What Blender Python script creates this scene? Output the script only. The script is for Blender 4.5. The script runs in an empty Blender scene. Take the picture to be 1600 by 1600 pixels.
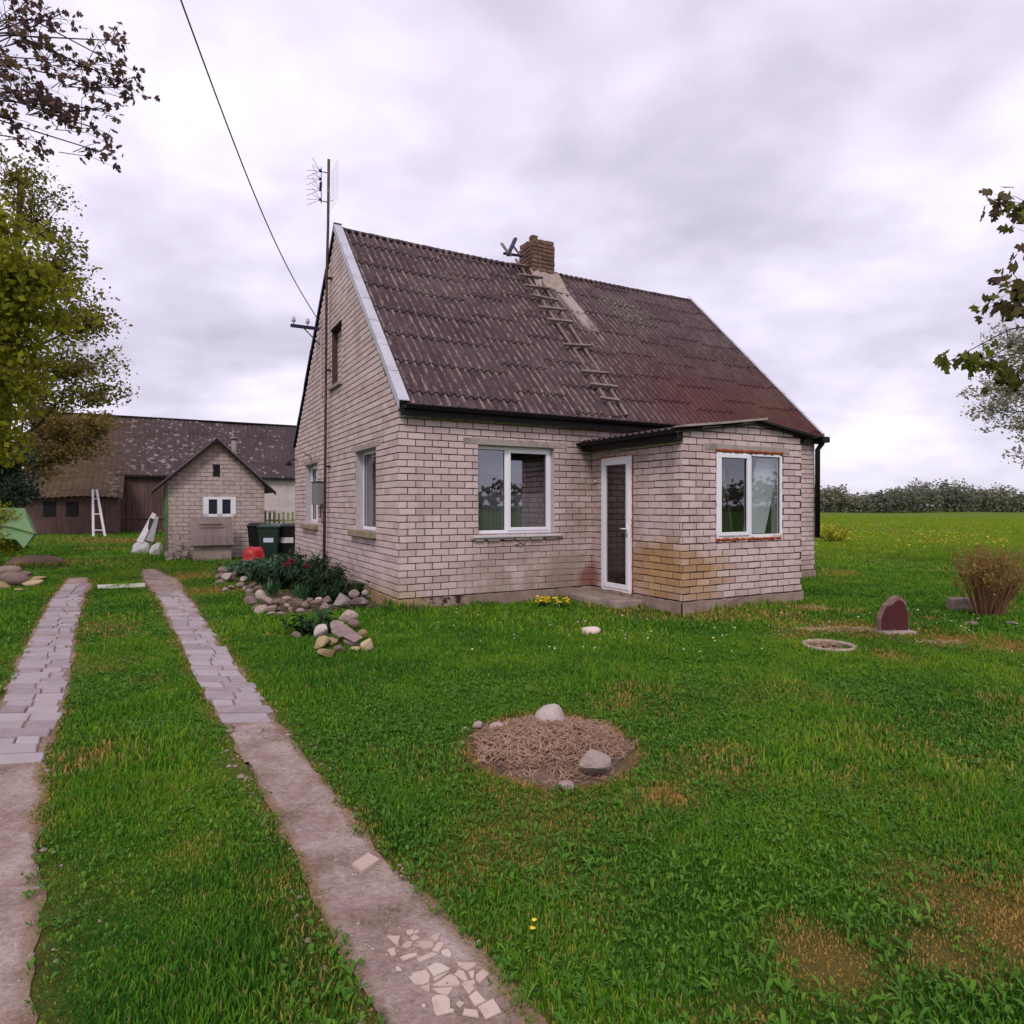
import bpy, math, random
import numpy as np
from mathutils import Vector, Matrix
random.seed(7)
R = math.radians
SC = bpy.context.scene
COL = SC.collection
# ------------------------------------------------------------------ camera
EYE = 1.53; F = 1010.0; HY = 790.0
cam = bpy.data.cameras.new('camera'); co = bpy.data.objects.new('camera', cam); COL.objects.link(co)
co.location = (0, 0, EYE); co.rotation_euler = (R(90), 0, 0)
cam.sensor_width = 36; cam.lens = 36*F/1600; cam.shift_y = (HY-800)/1600; cam.clip_start = .05; cam.clip_end = 6000
SC.camera = co
# ------------------------------------------------------------------ light
SUN_EL, SUN_AZ = R(45), R(188)      # azimuth clockwise from +Y
w = bpy.data.worlds.new('World'); SC.world = w; w.use_nodes = True
SKX, SKY_ = 5.3, 2.2
def world():
    nt = w.node_tree; nt.nodes.clear(); N = nt.nodes.new; L = nt.links.new
    out = N('ShaderNodeOutputWorld'); bg = N('ShaderNodeBackground'); bg.inputs[1].default_value = .1
    sky = N('ShaderNodeTexSky'); sky.sky_type = 'NISHITA'; sky.sun_disc = False
    sky.sun_elevation = SUN_EL; sky.sun_rotation = SUN_AZ
    tc = N('ShaderNodeTexCoord'); sp = N('ShaderNodeSeparateXYZ'); L(tc.outputs['Generated'], sp.inputs[0])
    def m(op, a, b=None, clamp=False):
        n = N('ShaderNodeMath'); n.operation = op; n.use_clamp = clamp
        for i, v in enumerate((a, b)):
            if v is None: continue
            if isinstance(v, (int, float)): n.inputs[i].default_value = v
            else: L(v, n.inputs[i])
        return n.outputs[0]
    zc = m('MAXIMUM', sp.outputs[2], 0.0); den = m('ADD', zc, .30)
    cx = N('ShaderNodeCombineXYZ'); L(m('DIVIDE', sp.outputs[0], den), cx.inputs[0]); L(m('DIVIDE', sp.outputs[1], den), cx.inputs[1])
    cx.inputs[2].default_value = 3.7
    def noise(scale, det, rough, off, dist=0, st=(1, 1, 1)):
        mp = N('ShaderNodeMapping'); mp.inputs['Location'].default_value = off; mp.inputs['Scale'].default_value = st; L(cx.outputs[0], mp.inputs[0])
        n = N('ShaderNodeTexNoise'); n.inputs['Scale'].default_value = scale; n.inputs['Detail'].default_value = det
        n.inputs['Roughness'].default_value = rough; n.inputs['Distortion'].default_value = dist; L(mp.outputs[0], n.inputs['Vector']); return n.outputs['Fac']
    a = noise(1.35, 4, .5, (SKX, SKY_, 0), .15, (1, 1.1, 1)); b = noise(3.6, 6, .52, (7.4, 5.0, 2), .15, (.9, 1.1, 1))
    v = m('ADD', m('MULTIPLY', a, .72), m('MULTIPLY', b, .34))
    rp = N('ShaderNodeValToRGB'); L(v, rp.inputs[0]); e = rp.color_ramp.elements
    e[0].position = .37; e[0].color = (.51, .475, .59, 1); e[1].position = .65; e[1].color = (.96, .90, 1.03, 1)
    k = e.new(.46); k.color = (.635, .59, .73, 1); k = e.new(.55); k.color = (.78, .73, .89, 1)
    # brighter milky band close to the horizon
    hb = m('POWER', m('SUBTRACT', 1.0, zc, True), 9)
    mh = N('ShaderNodeMixRGB'); L(m('MULTIPLY', hb, .55), mh.inputs[0]); L(rp.outputs[0], mh.inputs[1]); mh.inputs[2].default_value = (.76, .735, .85, 1)
    sc = N('ShaderNodeMixRGB'); sc.blend_type = 'MULTIPLY'; sc.inputs[0].default_value = 1; L(mh.outputs[0], sc.inputs[1]); sc.inputs[2].default_value = (10, 10, 10, 1)
    mx = N('ShaderNodeMixRGB'); mx.inputs[0].default_value = .96; L(sky.outputs[0], mx.inputs[1]); L(sc.outputs[0], mx.inputs[2])
    L(mx.outputs[0], bg.inputs[0]); L(bg.outputs[0], out.inputs[0])
world()
sl = bpy.data.lights.new('sun', 'SUN'); sl.energy = 1.4; sl.angle = R(14); sl.color = (1, .95, .9)
so = bpy.data.objects.new('sun', sl); COL.objects.link(so)
so.rotation_euler = (R(90)-SUN_EL, 0, math.pi-SUN_AZ)
SC.view_settings.view_transform = 'Standard'; SC.view_settings.look = 'None'; SC.view_settings.gamma = 1; SC.view_settings.exposure = 0.26
SC.render.engine = 'CYCLES'
# ------------------------------------------------------------------ helpers
def ray(px, py): return Vector(((px-800)/F, 1, (HY-py)/F))
def G(px, py, z=0):
    Z = (EYE-z)*F/(py-HY); return Vector(((px-800)/F*Z, Z, z))
def D(px, py, Z): return Vector(((px-800)/F*Z, Z, EYE+(HY-py)/F*Z))
CU, SU = .877, .4805
HO = Vector((-1.621, 9.25, 0)); ANG = math.atan2(SU, CU)
HM = Matrix.Translation(HO) @ Matrix.Rotation(ANG, 4, 'Z'); HMI = HM.inverted()
def toh(p): return HMI @ Vector(p)

def tag(o, label=None, cat=None, group=None, kind=None):
    if label: o['label'] = label
    if cat: o['category'] = cat
    if group: o['group'] = group
    if kind: o['kind'] = kind
    return o
def empty(name, loc, rz=0, label=None, cat=None, group=None):
    o = bpy.data.objects.new(name, None); COL.objects.link(o); o.location = loc; o.rotation_euler = (0, 0, rz); o.empty_display_size = .1
    return tag(o, label, cat, group)
class MB:
    def __init__(s): s.v = []; s.f = []; s.m = []
    def add(s, vs, fs, m=0):
        n = len(s.v); s.v.extend([tuple(p) for p in vs]); s.f.extend([tuple(i+n for i in f) for f in fs]); s.m.extend([m]*len(fs))
    def quad(s, a, b, c, d, m=0): s.add([a, b, c, d], [(0, 1, 2, 3)], m)
    def hexa(s, p, m=0):   # 8 corners: bottom 4 then top 4
        s.add(p, [(3, 2, 1, 0), (4, 5, 6, 7), (0, 1, 5, 4), (1, 2, 6, 5), (2, 3, 7, 6), (3, 0, 4, 7)], m)
    def box(s, x0, x1, y0, y1, z0, z1, m=0, M=None):
        p = [Vector(q) for q in ((x0, y0, z0), (x1, y0, z0), (x1, y1, z0), (x0, y1, z0), (x0, y0, z1), (x1, y0, z1), (x1, y1, z1), (x0, y1, z1))]
        if M: p = [M @ q for q in p]
        s.hexa(p, m)
    def fbox(s, W, a0, a1, d0, d1, z0, z1, m=0):
        s.hexa([W(a0, d0, z0), W(a1, d0, z0), W(a1, d1, z0), W(a0, d1, z0), W(a0, d0, z1), W(a1, d0, z1), W(a1, d1, z1), W(a0, d1, z1)], m)
    def prism(s, poly, z0, z1, m=0, inset=0):
        n = len(poly); c = Vector((sum(p[0] for p in poly)/n, sum(p[1] for p in poly)/n))
        top = [(c[0]+(p[0]-c[0])*(1-inset), c[1]+(p[1]-c[1])*(1-inset), z1) for p in poly]
        s.add([(p[0], p[1], z0) for p in poly]+top, [tuple(range(n, 2*n))]+[(i, (i+1) % n, n+(i+1) % n, n+i) for i in range(n)], m)
    def tube(s, pts, rad, n=8, m=0, cap=True):
        pts = [Vector(p) for p in pts]; k = len(pts)
        if not hasattr(rad, '__len__'): rad = [rad]*k
        base = len(s.v); up = None
        for i, p in enumerate(pts):
            t = (pts[min(i+1, k-1)]-pts[max(i-1, 0)]).normalized()
            if up is None: up = t.orthogonal().normalized()
            up = (up-t*up.dot(t)); up = up.normalized() if up.length > 1e-6 else t.orthogonal().normalized()
            b = t.cross(up)
            for j in range(n):
                a = 2*math.pi*j/n; s.v.append(tuple(p+(up*math.cos(a)+b*math.sin(a))*rad[i]))
        for i in range(k-1):
            for j in range(n):
                s.f.append((base+i*n+j, base+i*n+(j+1) % n, base+(i+1)*n+(j+1) % n, base+(i+1)*n+j)); s.m.append(m)
        if cap:
            s.f.append(tuple(base+j for j in range(n))[::-1]); s.m.append(m)
            s.f.append(tuple(base+(k-1)*n+j for j in range(n))); s.m.append(m)
    def build(s, name, mats, parent=None, smooth=False, bevel=0, loc=None):
        me = bpy.data.meshes.new(name)
        if loc is not None: s.v = [(p[0]-loc[0], p[1]-loc[1], p[2]-loc[2]) for p in s.v]
        me.from_pydata(s.v, [], s.f)
        if not isinstance(mats, (list, tuple)): mats = [mats]
        for q in mats: me.materials.append(q)
        me.polygons.foreach_set('material_index', s.m)
        if smooth: me.polygons.foreach_set('use_smooth', [True]*len(s.f))
        me.validate(); me.update()
        o = bpy.data.objects.new(name, me); COL.objects.link(o)
        if parent: o.parent = parent
        if loc is not None: o.location = loc
        if bevel:
            b = o.modifiers.new('bevel', 'BEVEL'); b.width = bevel; b.segments = 2; b.limit_method = 'ANGLE'
        return o
def npmesh(name, V, Fc, nper, mat, parent=None, attrs=None, smooth=False):
    """V (n,3); Fc list of face index arrays each (k,m)"""
    me = bpy.data.meshes.new(name); me.vertices.add(len(V)); me.vertices.foreach_set('co', V.astype(np.float32).ravel())
    tot = sum(f.size for f in Fc); nf = sum(len(f) for f in Fc)
    me.loops.add(tot); me.polygons.add(nf)
    me.loops.foreach_set('vertex_index', np.concatenate([f.ravel() for f in Fc]).astype(np.int32))
    sizes = np.concatenate([np.full(len(f), f.shape[1]) for f in Fc]); st = np.concatenate([[0], np.cumsum(sizes)[:-1]])
    me.polygons.foreach_set('loop_start', st.astype(np.int32))
    try: me.polygons.foreach_set('loop_total', sizes.astype(np.int32))
    except Exception: pass
    if smooth: me.polygons.foreach_set('use_smooth', np.ones(nf, bool))
    me.materials.append(mat); me.update(calc_edges=True)
    for k, a in (attrs or {}).items():
        at = me.attributes.new(k, 'FLOAT', 'POINT'); at.data.foreach_set('value', a.astype(np.float32))
    o = bpy.data.objects.new(name, me); COL.objects.link(o)
    if parent: o.parent = parent
    return o
def vnoise(x, y, seed=0):
    xi = np.floor(x).astype(np.int64); yi = np.floor(y).astype(np.int64); fx = x-xi; fy = y-yi
    fx = fx*fx*(3-2*fx); fy = fy*fy*(3-2*fy)
    def h(a, b):
        n = (a*374761393+b*668265263+seed*1274126177) & 0xffffffff
        n = ((n ^ (n >> 13))*1274126177) & 0xffffffff
        return ((n ^ (n >> 16)) & 0xffff)/65535.
    return (h(xi, yi)*(1-fx)+h(xi+1, yi)*fx)*(1-fy)+(h(xi, yi+1)*(1-fx)+h(xi+1, yi+1)*fx)*fy
def fnoise(x, y, seed=0, o=3):
    r = 0; a = 1; t = 0
    for i in range(o): r = r+a*vnoise(x*2**i, y*2**i, seed+i*17); t += a; a *= .5
    return r/t
# ------------------------------------------------------------------ materials
class NT:
    def __init__(s, name):
        s.mat = bpy.data.materials.new(name); s.mat.use_nodes = True; s.nt = s.mat.node_tree; s.nt.nodes.clear()
        s.out = s.N('ShaderNodeOutputMaterial'); s.tc = None
    def N(s, t, **kw):
        n = s.nt.nodes.new(t)
        for k, v in kw.items(): setattr(n, k, v)
        return n
    def L(s, a, b): s.nt.links.new(a, b)
    def set(s, sock, v):
        if isinstance(v, (int, float, tuple, list)):
            if isinstance(v, (tuple, list)) and sock.type == 'RGBA' and len(v) == 3: v = (*v, 1)
            sock.default_value = v
        else: s.L(v, sock)
    def pos(s, scale=(1, 1, 1), off=(0, 0, 0), world=False):
        if world: o = s.N('ShaderNodeNewGeometry').outputs['Position']
        else: o = s.N('ShaderNodeTexCoord').outputs['Object']
        mp = s.N('ShaderNodeMapping'); mp.inputs['Scale'].default_value = scale; mp.inputs['Location'].default_value = off; s.L(o, mp.inputs[0]); return mp.outputs[0]
    def noise(s, scale, det=3, rough=.5, vec=None, col=False, dist=0):
        n = s.N('ShaderNodeTexNoise'); n.inputs['Scale'].default_value = scale; n.inputs['Detail'].default_value = det; n.inputs['Roughness'].default_value = rough
        n.inputs['Distortion'].default_value = dist
        s.L(vec if vec is not None else s.pos(), n.inputs['Vector']); return n.outputs['Color' if col else 'Fac']
    def ramp(s, v, stops):
        r = s.N('ShaderNodeValToRGB'); s.L(v, r.inputs[0]); e = r.color_ramp.elements
        while len(e) < len(stops): e.new(.5)
        for k, (p, c) in zip(e, stops):
            k.position = p; k.color = (*c, 1) if hasattr(c, '__len__') else (c, c, c, 1)
        return r.outputs[0]
    def mix(s, f, a, b, mode='MIX'):
        n = s.N('ShaderNodeMixRGB'); n.blend_type = mode; s.set(n.inputs[0], f); s.set(n.inputs[1], a); s.set(n.inputs[2], b); return n.outputs[0]
    def math(s, op, a, b=0, c=None, clamp=False):
        n = s.N('ShaderNodeMath'); n.operation = op; n.use_clamp = clamp; s.set(n.inputs[0], a); s.set(n.inputs[1], b)
        if c is not None: s.set(n.inputs[2], c)
        return n.outputs[0]
    def smooth(s, v, a, b):
        n = s.N('ShaderNodeMapRange'); n.interpolation_type = 'SMOOTHSTEP'; s.set(n.inputs[0], v); n.inputs[1].default_value = a; n.inputs[2].default_value = b; return n.outputs[0]
    def island(s): return s.N('ShaderNodeNewGeometry').outputs['Random Per Island']
    def attr(s, n): return s.N('ShaderNodeAttribute', attribute_name=n).outputs['Fac']
    def pr(s, col, rough=.8, bump=None, bd=.01, spec=.3, metal=0, trans=0):
        p = s.N('ShaderNodeBsdfPrincipled'); s.set(p.inputs['Base Color'], col); s.set(p.inputs['Roughness'], rough); p.inputs['Specular IOR Level'].default_value = spec; p.inputs['Metallic'].default_value = metal
        if bump is not None:
            b = s.N('ShaderNodeBump'); b.inputs['Strength'].default_value = .8; b.inputs['Distance'].default_value = bd; s.L(bump, b.inputs['Height']); s.L(b.outputs[0], p.inputs['Normal'])
        sh = p.outputs[0]
        if trans:
            t = s.N('ShaderNodeBsdfTranslucent'); s.set(t.inputs[0], col); mx = s.N('ShaderNodeMixShader'); mx.inputs[0].default_value = trans
            s.L(sh, mx.inputs[1]); s.L(t.outputs[0], mx.inputs[2]); sh = mx.outputs[0]
        s.L(sh, s.out.inputs[0]); return s.mat
def simple(name, c, rough=.7, var=.25, sc=8, bd=.004, spec=.3, metal=0, dirt=None, world=False):
    t = NT(name); n = t.noise(sc, 4, .6, t.pos(world=world)); n2 = t.noise(sc*7, 3, .6, t.pos(world=world))
    k = t.math('ADD', t.math('MULTIPLY', n, .7), t.math('MULTIPLY', n2, .3))
    lo = tuple(x*(1-var) for x in c); hi = tuple(min(1, x*(1+var)) for x in c)
    col = t.ramp(k, [(.3, lo), (.7, hi)])
    if dirt: col = t.mix(t.smooth(t.noise(sc*.6, 5, .7, t.pos(off=(4, 2, 9), world=world)), .5, .7), col, dirt)
    return t.pr(col, rough, n2 if bd else None, bd or .01, spec, metal)
def between(t, c, a, b, s=.15):
    return t.math('MULTIPLY', t.smooth(c, a-s, a+s), t.math('SUBTRACT', 1, t.smooth(c, b-s, b+s)))
def brick_mats():
    t = NT('pale_brick'); P = t.pos(); sp = t.N('ShaderNodeSeparateXYZ'); t.L(P, sp.inputs[0]); X, Y, Z = sp.outputs
    isl = t.island(); n = t.noise(2.2, 4, .6, P); n2 = t.noise(30, 4, .6, P)
    k = t.math('ADD', t.math('MULTIPLY', isl, .45), t.math('ADD', t.math('MULTIPLY', n, .35), t.math('MULTIPLY', n2, .2)))
    col = t.ramp(k, [(.2, (.475, .345, .325)), (.5, (.60, .455, .43)), (.85, (.68, .54, .515))])
    # grimy lower middle of the front wall and the corner by the porch
    wn = t.noise(1.3, 5, .65, t.pos(off=(3, 1, 5)))
    g = t.math('MULTIPLY', between(t, X, 1.1, 3.9, .5), t.math('SUBTRACT', 1, t.smooth(Z, .3, 1.5)))
    g = t.math('MAXIMUM', g, t.math('MULTIPLY', between(t, X, 2.75, 3.7, .35), .8))
    g = t.math('MULTIPLY', t.math('MULTIPLY', g, t.smooth(Y, -1.6, -.3)), t.smooth(wn, .3, .62))
    g = t.math('MULTIPLY', g, .85)
    col = t.mix(g, col, (.27, .19, .155))
    # darker brown patches toward the ground
    d = t.math('MULTIPLY', t.math('SUBTRACT', 1, t.smooth(Z, .15, .75)), t.smooth(wn, .35, .65)); col = t.mix(t.math('MULTIPLY', d, .4), col, (.30, .22, .17))
    # ochre stain on the porch corner
    dx = t.math('SUBTRACT', X, 3.45); dy = t.math('ADD', Y, 1.75); dz = t.math('MULTIPLY', t.math('SUBTRACT', Z, .55), 1.9)
    r = t.math('SQRT', t.math('ADD', t.math('ADD', t.math('MULTIPLY', dx, dx), t.math('MULTIPLY', dy, dy)), t.math('MULTIPLY', dz, dz)))
    r = t.math('ADD', r, t.math('ADD', t.math('MULTIPLY', t.math('SUBTRACT', wn, .5), 1.3), t.math('MULTIPLY', t.math('SUBTRACT', isl, .5), .35))); o = t.math('SUBTRACT', 1, t.smooth(r, .3, 1.15))
    col = t.mix(t.math('MULTIPLY', o, .9), col, t.mix(isl, (.40, .215, .075), (.50, .29, .12)))
    # red brick dust in the corner
    dx = t.math('SUBTRACT', X, 3.35); dz = t.math('SUBTRACT', Z, .35)
    r = t.math('SQRT', t.math('ADD', t.math('ADD', t.math('MULTIPLY', dx, dx), t.math('MULTIPLY', Y, Y)), t.math('MULTIPLY', dz, dz)))
    r = t.math('ADD', r, t.math('MULTIPLY', t.math('SUBTRACT', n, .5), .5)); col = t.mix(t.math('MULTIPLY', t.math('SUBTRACT', 1, t.smooth(r, .1, .30)), .8), col, (.22, .06, .045))
    # yellowish foot of the near corner
    yy = t.math('MULTIPLY', t.math('MULTIPLY', t.math('SUBTRACT', 1, t.smooth(X, .1, .6)), t.math('SUBTRACT', 1, t.smooth(Z, .15, .5))), t.math('SUBTRACT', 1, t.smooth(Y, 1.2, 2.2)))
    col = t.mix(t.math('MULTIPLY', yy, .6), col, (.42, .29, .15))
    stn = t.math('MULTIPLY', t.smooth(t.noise(1.6, 5, .65, t.pos(scale=(2.2, 2.2, .35), off=(1, 6, 2))), .52, .70), .42); col = t.mix(stn, col, (.33, .245, .205)); col = t.mix(t.math('MULTIPLY', t.smooth(n2, .60, .72), .5), col, (.30, .22, .19))
    pale = t.pr(col, .85, t.math('ADD', n2, t.noise(120, 2, .5, P)), .0018, .2)
    t = NT('dark_mortar'); P = t.pos(); sp = t.N('ShaderNodeSeparateXYZ'); t.L(P, sp.inputs[0]); X, Y, Z = sp.outputs
    wn = t.noise(1.6, 5, .7, P)
    g = t.math('MULTIPLY', between(t, X, .9, 3.3, .5), t.math('SUBTRACT', 1, t.smooth(Z, .5, 1.15)))
    g = t.math('MULTIPLY', t.math('MULTIPLY', g, t.smooth(Y, -.5, -.1)), t.smooth(wn, .35, .6))
    gg = t.math('MULTIPLY', t.math('MULTIPLY', t.math('SUBTRACT', 1, t.smooth(X, -.01, .02)), t.smooth(wn, .45, .7)), .5)
    col = t.mix(t.math('MAXIMUM', g, gg), t.mix(t.noise(9, 3, .6, P), (.05, .028, .025), (.12, .078, .07)), (.36, .27, .235))
    return pale, t.pr(col, .95, t.noise(60, 3, .6, P), .003, .1)
BRICK, MORTAR = brick_mats()
def roof_mat():
    t = NT('weathered_slate_sheet'); P = t.pos(); sp = t.N('ShaderNodeSeparateXYZ'); t.L(P, sp.inputs[0]); X, Y, Z = sp.outputs
    st = t.pos(scale=(9, 1.1, 1.1)); n1 = t.noise(1.1, 6, .7, P); n2 = t.noise(2.2, 6, .72, st); n3 = t.noise(26, 4, .7, P)
    isl = t.island()
    col = t.ramp(t.math('ADD', t.math('MULTIPLY', n2, .6), t.math('MULTIPLY', n1, .4)), [(.3, (.036, .020, .023)), (.5, (.072, .044, .047)), (.72, (.15, .108, .105))])
    col = t.mix(t.math('MULTIPLY', t.math('SUBTRACT', isl, .5), .5, None, True), col, (.14, .10, .10))
    # crests worn pale: lichen streaks that run down the sheet
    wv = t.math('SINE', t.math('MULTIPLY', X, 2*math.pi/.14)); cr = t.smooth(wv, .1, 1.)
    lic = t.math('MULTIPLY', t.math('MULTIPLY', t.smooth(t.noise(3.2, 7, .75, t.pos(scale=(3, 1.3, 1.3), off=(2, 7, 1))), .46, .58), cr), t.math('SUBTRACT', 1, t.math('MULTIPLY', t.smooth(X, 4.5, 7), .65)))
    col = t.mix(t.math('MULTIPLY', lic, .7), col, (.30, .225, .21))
    col = t.mix(t.math('MULTIPLY', t.smooth(n3, .62, .72), t.smooth(n1, .45, .6)), col, (.36, .30, .28))
    # moss dark blotches
    col = t.mix(t.math('MULTIPLY', t.smooth(t.noise(5, 6, .75, t.pos(off=(9, 3, 3))), .55, .68), .7), col, (.035, .024, .024))
    # reddish right lower half
    red = t.math('MULTIPLY', t.smooth(X, 3.5, 6.0), t.math('SUBTRACT', 1, t.smooth(Z, 3.2, 5.6))); col = t.mix(t.math('MULTIPLY', red, .7), col, t.mix(n1, (.055, .014, .015), (.115, .034, .030)))
    gr = t.math('MULTIPLY', t.math('MULTIPLY', t.smooth(X, 6.6, 8.4), t.math('SUBTRACT', 1, t.smooth(Z, 2.9, 4.2))), t.smooth(n1, .4, .6)); col = t.mix(t.math('MULTIPLY', gr, .6), col, (.09, .08, .03))
    # clean pale run below the chimney mortar
    c0 = t.math('SUBTRACT', X, t.math('MULTIPLY', t.math('SUBTRACT', 6.6, Z), .02)); b = between(t, c0, 4.62, 4.98, .07)
    b = t.math('MULTIPLY', b, t.math('MULTIPLY', t.smooth(Z, 4.5, 5.6), t.smooth(t.math('ADD', n2, t.math('MULTIPLY', t.smooth(Z, 5, 6.5), .35)), .42, .6)))
    col = t.mix(t.math('MULTIPLY', b, .85), col, (.40, .33, .30))
    # moss patch to the right of the chimney
    dx = t.math('SUBTRACT', X, 6.4); dz = t.math('SUBTRACT', Z, 5.9); r = t.math('SQRT', t.math('ADD', t.math('MULTIPLY', dx, dx), t.math('MULTIPLY', dz, dz)))
    pt = t.math('MULTIPLY', t.math('SUBTRACT', 1, t.smooth(r, .2, .8)), t.smooth(t.noise(13, 5, .75, t.pos(off=(1, 8, 2))), .5, .6)); col = t.mix(t.math('MULTIPLY', pt, .75), col, (.22, .205, .165))
    return t.pr(col, .88, t.math('ADD', n3, n2), .006, .2)
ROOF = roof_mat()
WHITE = simple('white_upvc', (.82, .79, .83), .35, .05, 3, 0, .5)
WHITE_DIRTY = simple('grubby_white_board', (.55, .52, .52), .6, .2, 4, .003)
GREYMETAL = simple('galvanised_strip', (.46, .45, .50), .45, .15, 3, .002, .5, dirt=(.34, .31, .34))
BLACK = simple('dark_fascia', (.007, .004, .004), .6, .3, 5, .002)
BROWNPIPE = simple('rusty_brown_pipe', (.07, .032, .026), .6, .4, 14, .002, dirt=(.16, .10, .08))
NAVY = simple('dark_blue_steel', (.018, .017, .055), .5, .3, 9, 0)
CONC = simple('rough_concrete', (.30, .235, .20), .95, .3, 5, .01, .2, dirt=(.19, .14, .11))
def found_mat():
    t = NT('stained_foundation'); P = t.pos(); sp = t.N('ShaderNodeSeparateXYZ'); t.L(P, sp.inputs[0]); X, Y, Z = sp.outputs
    n = t.noise(4, 6, .7, P); n3 = t.noise(25, 5, .7, P)
    col = t.ramp(n, [(.3, (.19, .125, .10)), (.7, (.36, .265, .22))])
    col = t.mix(t.math('MULTIPLY', t.math('SUBTRACT', 1, t.smooth(X, .15, .7)), .75), col, t.mix(n, (.27, .17, .075), (.44, .31, .15)))
    dk = t.math('MULTIPLY', between(t, X, .35, 1.1, .15), t.math('MULTIPLY', t.smooth(t.noise(9, 6, .75, P), .5, .56), t.smooth(Y, -.3, 0))); col = t.mix(dk, col, (.05, .02, .018))
    return t.pr(col, .95, t.math('ADD', n, n3), .012, .15)
FOUND = found_mat()
LINTEL = simple('concrete_lintel', (.36, .295, .265), .9, .2, 7, .004, .2, dirt=(.24, .18, .155))
PLASTER = simple('reveal_plaster', (.46, .405, .42), .85, .15, 5, .003)
FOAM = simple('orange_foam_filler', (.33, .075, .022), .8, .45, 18, .012, .2, dirt=(.14, .03, .02))
def glass(name, refl=.2):
    t = NT(name); g = t.N('ShaderNodeBsdfGlossy'); g.inputs['Roughness'].default_value = .015; g.inputs[0].default_value = (.9, .92, 1, 1)
    tr = t.N('ShaderNodeBsdfTransparent'); tr.inputs[0].default_value = (.72, .74, .74, 1); mx = t.N('ShaderNodeMixShader')
    lw = t.N('ShaderNodeLayerWeight'); lw.inputs[0].default_value = .35
    t.L(t.math('ADD', t.math('MULTIPLY', lw.outputs['Facing'], .25), refl), mx.inputs[0]); t.L(tr.outputs[0], mx.inputs[1]); t.L(g.outputs[0], mx.inputs[2]); t.L(mx.outputs[0], t.out.inputs[0]); return t.mat
GLASS = glass('window_glass', .20); GLASS2 = glass('door_glass', .05); GLASS3 = glass('porch_glass', .11)
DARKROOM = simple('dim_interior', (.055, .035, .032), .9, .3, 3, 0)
CURTAIN = simple('net_curtain', (.22, .21, .23), .9, .25, 12, .004)
REDBRICK = NT('chimney_brick'); _i = REDBRICK.island(); _n = REDBRICK.noise(14, 5, .7)
REDBRICK = REDBRICK.pr(REDBRICK.mix(REDBRICK.smooth(_n, .35, .7), REDBRICK.mix(_i, (.12, .058, .042), (.28, .15, .105)), (.12, .09, .075)), .95, _n, .01, .1)
def wood(name, c1, c2, sc=(20, 20, 1.2), world=True, rough=.85):
    t = NT(name); n = t.noise(1.5, 6, .7, t.pos(scale=sc, world=world), dist=.6); n2 = t.noise(1.2, 3, .5, t.pos(world=world))
    return t.pr(t.mix(t.math('MULTIPLY', t.island(), .35), t.ramp(t.math('ADD', t.math('MULTIPLY', n, .65), t.math('MULTIPLY', n2, .35)), [(.3, c1), (.7, c2)]), c1), rough, n, .006, .2)
OLDWOOD = wood('grey_weathered_wood', (.085, .06, .055), (.26, .21, .195))
BARNWOOD = wood('reddish_barn_boards', (.055, .028, .024), (.185, .115, .10), (9, 9, .9))
HATCHWOOD = wood('faded_hatch_boards', (.13, .095, .085), (.33, .255, .23), (14, 14, 1.5))
def stone_mat(name, a, b, c):
    t = NT(name); P = t.pos(); n = t.noise(9, 6, .7, P); n2 = t.noise(60, 4, .6, P); oi = t.N('ShaderNodeObjectInfo').outputs['Random']
    col = t.ramp(t.math('ADD', t.math('MULTIPLY', n, .55), t.math('MULTIPLY', oi, .45)), [(.25, a), (.5, b), (.75, c)])
    return t.pr(t.mix(t.smooth(n2, .6, .7), col, a), .9, t.math('ADD', n, n2), .012, .2)
STONE = stone_mat('field_stone', (.13, .085, .070), (.235, .165, .14), (.38, .29, .255))
OCHRE = stone_mat('ochre_stone', (.26, .18, .09), (.38, .28, .15), (.48, .37, .23))
PALESTONE = stone_mat('pale_stone', (.28, .21, .185), (.40, .31, .28), (.52, .43, .40))
SLAB = NT('grey_slab'); _p = SLAB.pos(world=True); _n = SLAB.noise(7, 6, .65, _p); _n2 = SLAB.noise(70, 4, .6, _p); _o = SLAB.N('ShaderNodeObjectInfo').outputs['Random']
SLAB = SLAB.pr(SLAB.ramp(SLAB.math('ADD', SLAB.math('MULTIPLY', _n, .6), SLAB.math('MULTIPLY', _o, .4)), [(.25, (.25, .20, .20)), (.5, (.335, .28, .29)), (.8, (.40, .34, .35))]), .9, SLAB.math('ADD', _n, _n2), .006, .2)
TILE = NT('broken_tile'); _p = TILE.pos(world=True); _n = TILE.noise(14, 5, .65, _p); _o = TILE.N('ShaderNodeObjectInfo').outputs['Random']
TILE = TILE.pr(TILE.mix(TILE.smooth(_n, .55, .8), TILE.mix(_o, (.42, .31, .245), (.52, .415, .355)), (.28, .20, .16)), .75, _n, .002, .3)
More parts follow.
